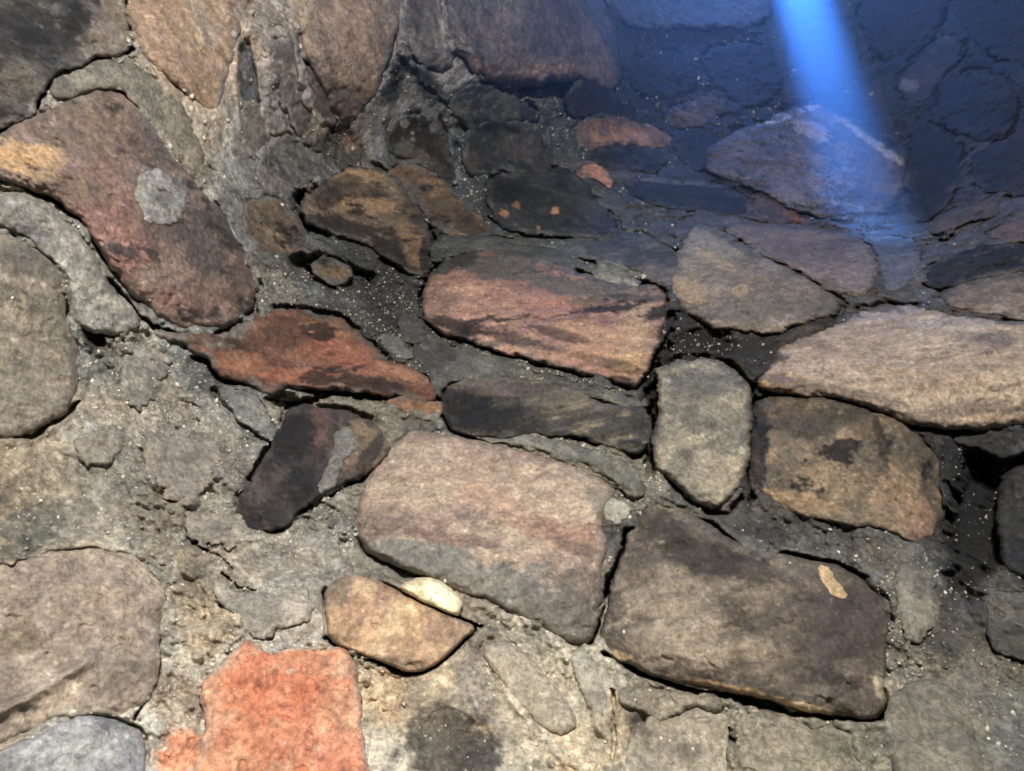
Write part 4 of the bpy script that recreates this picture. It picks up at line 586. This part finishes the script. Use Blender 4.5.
# ------------------------------------------------------------------ loose pale grit stuck to the mortar
rng = np.random.RandomState(3)
OCT = np.array([[1, 0, 0], [-1, 0, 0], [0, 1, 0], [0, -1, 0], [0, 0, 1], [0, 0, -1]], float)
OF = np.array([[0, 2, 4], [2, 1, 4], [1, 3, 4], [3, 0, 4], [2, 0, 5], [1, 2, 5], [3, 1, 5], [0, 3, 5]])
def grit(wall, region, n, seed):
    rs = np.random.RandomState(seed)
    u = rs.uniform(-10, 1034, n * 6); v = rs.uniform(-10, 781, n * 6)
    dens = np.full(len(u), .10)
    for b in GRITTY:
        dens = np.maximum(dens, b[5] * blobmask(b, u, v, np.zeros(len(u))))
    ok = (rs.uniform(size=len(u)) < dens) & region(u, v)
    for p in PIECES:
        if p.on is None and p.mat is None: ok &= sdf(p.pl, u, v) < 2
    u, v = u[ok], v[ok]
    Pb, Rb = base(u, v)
    i = np.clip(np.searchsorted(gu, u), 0, nu - 1); j = np.clip(np.searchsorted(gv, v), 0, nv - 1)
    pos = co[j * nu + i]
    px = np.linalg.norm(pos - CAM, axis=1) / F
    size = px * (.5 + rs.gamma(1.6, .5, len(u)))
    rot = rs.normal(size=(len(u), 3, 3)); rot, _ = np.linalg.qr(rot)
    vv = (OCT * np.array([1, .75, .6]))[None] * size[:, None, None] * rs.uniform(.7, 1.25, (len(u), 6, 1))
    vv = np.einsum('nij,nkj->nki', rot, vv) + pos[:, None]
    ff = (OF[None] + (np.arange(len(u)) * 6)[:, None, None]).reshape(-1, 3)
    loc = Cm[j * nu + i]
    tone = lin((205, 198, 182))[None] * rs.uniform(.3, 1.1, (len(u), 1))
    col = np.repeat(loc * .6 + tone * .55, 6, 0)
    o = make_mesh('grit', vv.reshape(-1, 3), ff, col, M_GRIT, walls[wall], smooth=False); o['kind'] = 'stuff'
LR, RR = np.array(LEFT_REGION, float), np.array(RIGHT_REGION, float)
grit('wall_left', lambda u, v: sdf(LR, u, v) > 0, 6000, 1)
grit('wall_right', lambda u, v: sdf(RR, u, v) > 0, 900, 2)
grit('wall_back', lambda u, v: (sdf(LR, u, v) < 0) & (sdf(RR, u, v) < 0), 14000, 3)
def chips(spots, wall, seed):
    rs = np.random.RandomState(seed)
    for (u, v, r) in spots:
        ok = np.array([u], float), np.array([v], float)
        i = min(np.searchsorted(gu, u), nu - 1); j = min(np.searchsorted(gv, v), nv - 1)
        c = co[j * nu + i]; Pb, Rb = base(*ok)
        for p in PIECES:
            if sdf(p.pl, *ok)[0] > 1:
                c2 = (Pb - Rb * height(p, ok[0], ok[1], Pb)[:, None])[0]
                if np.linalg.norm(c2 - CAM) < np.linalg.norm(c - CAM): c = c2
        s = np.linalg.norm(c - CAM) / F * r * rs.uniform(.35, .7)
        # a lumpy little chip: subdivided octahedron
        th = []; n1, n2 = 7, 5
        vs = [[0, 0, 1.0]]
        for a in range(1, n2):
            for b in range(n1):
                t = math.pi * a / n2; f = 2 * math.pi * (b + .5 * (a % 2)) / n1
                vs.append([math.sin(t) * math.cos(f), math.sin(t) * math.sin(f), math.cos(t)])
        vs.append([0, 0, -1.0]); vs = np.array(vs) * rs.uniform(.65, 1.15, (len(vs), 1)) * np.array([1, .7, .75])
        fs = []
        for b in range(n1): fs.append([0, 1 + b, 1 + (b + 1) % n1])
        for a in range(n2 - 2):
            for b in range(n1):
                p0 = 1 + a * n1 + b; p1 = 1 + a * n1 + (b + 1) % n1
                fs += [[p0, p0 + n1, p1 + n1], [p0, p1 + n1, p1]]
        l = len(vs) - 1
        for b in range(n1): fs.append([l, 1 + (n2 - 2) * n1 + (b + 1) % n1, 1 + (n2 - 2) * n1 + b])
        rot, _ = np.linalg.qr(rs.normal(size=(3, 3)))
        make_mesh('pale_chip', (vs @ rot.T) * s + c, np.array(fs), np.repeat(lin((205, 198, 182))[None] * rs.uniform(.5, 1), len(vs), 0), M_GRIT, walls[wall])
chips(CHIPS_BACK, 'wall_back', 5); chips(CHIPS_LEFT, 'wall_left', 6)

# ------------------------------------------------------------------ smoke haze in the flue and the shaft of daylight through it
def box(name, lo, hi, mat):
    lo, hi = np.array(lo), np.array(hi)
    vs = np.array([[x, y, z] for z in (lo[2], hi[2]) for y in (lo[1], hi[1]) for x in (lo[0], hi[0])])
    fs = np.array([[0, 2, 3, 1], [4, 5, 7, 6], [0, 1, 5, 4], [2, 6, 7, 3], [0, 4, 6, 2], [1, 3, 7, 5]])
    return make_mesh(name, vs, fs, np.ones((8, 3)), mat, smooth=False)
def smoke(name, density):
    m = bpy.data.materials.new(name); m.use_nodes = True; nt = m.node_tree; nt.nodes.clear()
    ou = nt.nodes.new('ShaderNodeOutputMaterial'); v = nt.nodes.new('ShaderNodeVolumeScatter')
    v.inputs['Color'].default_value = (.55, .76, 1.0, 1); v.inputs['Density'].default_value = density; v.inputs['Anisotropy'].default_value = SMOKE_G
    nt.links.new(v.outputs[0], ou.inputs['Volume']); return m
hz = box('smoke_haze', (-.25, .45, 1.55), (1.05, 1.5, 2.6), smoke('thin_smoke', HAZE_DENSITY))
hz['kind'] = 'stuff'; hz['label'] = 'thin blue smoke haze hanging in the flue above the back stones'; hz['category'] = 'haze'
foot, _ = base(np.array([BEAM_FOOT[0]]), np.array([BEAM_FOOT[1]]))
foot = foot[0] + np.array(BEAM_OFF); top = foot + np.array([BEAM_LEAN[0], BEAM_LEAN[1], 4.0])
lamp('daylight_shaft', 'SPOT', top, foot, **BEAM)
vs, fs, n = [], [], 32
for k, t in enumerate(np.linspace(-.03, .32, 6)):
    c = foot + (top - foot) * t
    for j in range(n): vs.append(c + .088 * np.array([math.cos(2 * math.pi * j / n), math.sin(2 * math.pi * j / n), 0]))
for k in range(5):
    for j in range(n): fs.append([k * n + j, k * n + (j + 1) % n, (k + 1) * n + (j + 1) % n, (k + 1) * n + j])
vs += [foot + (top - foot) * -.03, foot + (top - foot) * .32]
lo, hi = len(vs) - 2, len(vs) - 1
for j in range(n): fs.append([lo, (j + 1) % n, j, j]); fs.append([hi, 5 * n + j, 5 * n + (j + 1) % n, 5 * n + (j + 1) % n])
qs = np.array([f for f in fs if len(set(f)) == 4]); ts = [[f[0], f[1], f[2]] for f in fs if len(set(f)) == 3]
ts += [[f[0], f[1], f[2]] for f in qs.tolist()] + [[f[0], f[2], f[3]] for f in qs.tolist()]
pm = make_mesh('smoke_plume', np.array(vs), np.array(ts), np.ones((len(vs), 3)), smoke('plume_smoke', PLUME_DENSITY))
pm['kind'] = 'stuff'; pm['label'] = 'bright blue shaft of smoky daylight falling from the top onto the lavender boulder'; pm['category'] = 'smoke'
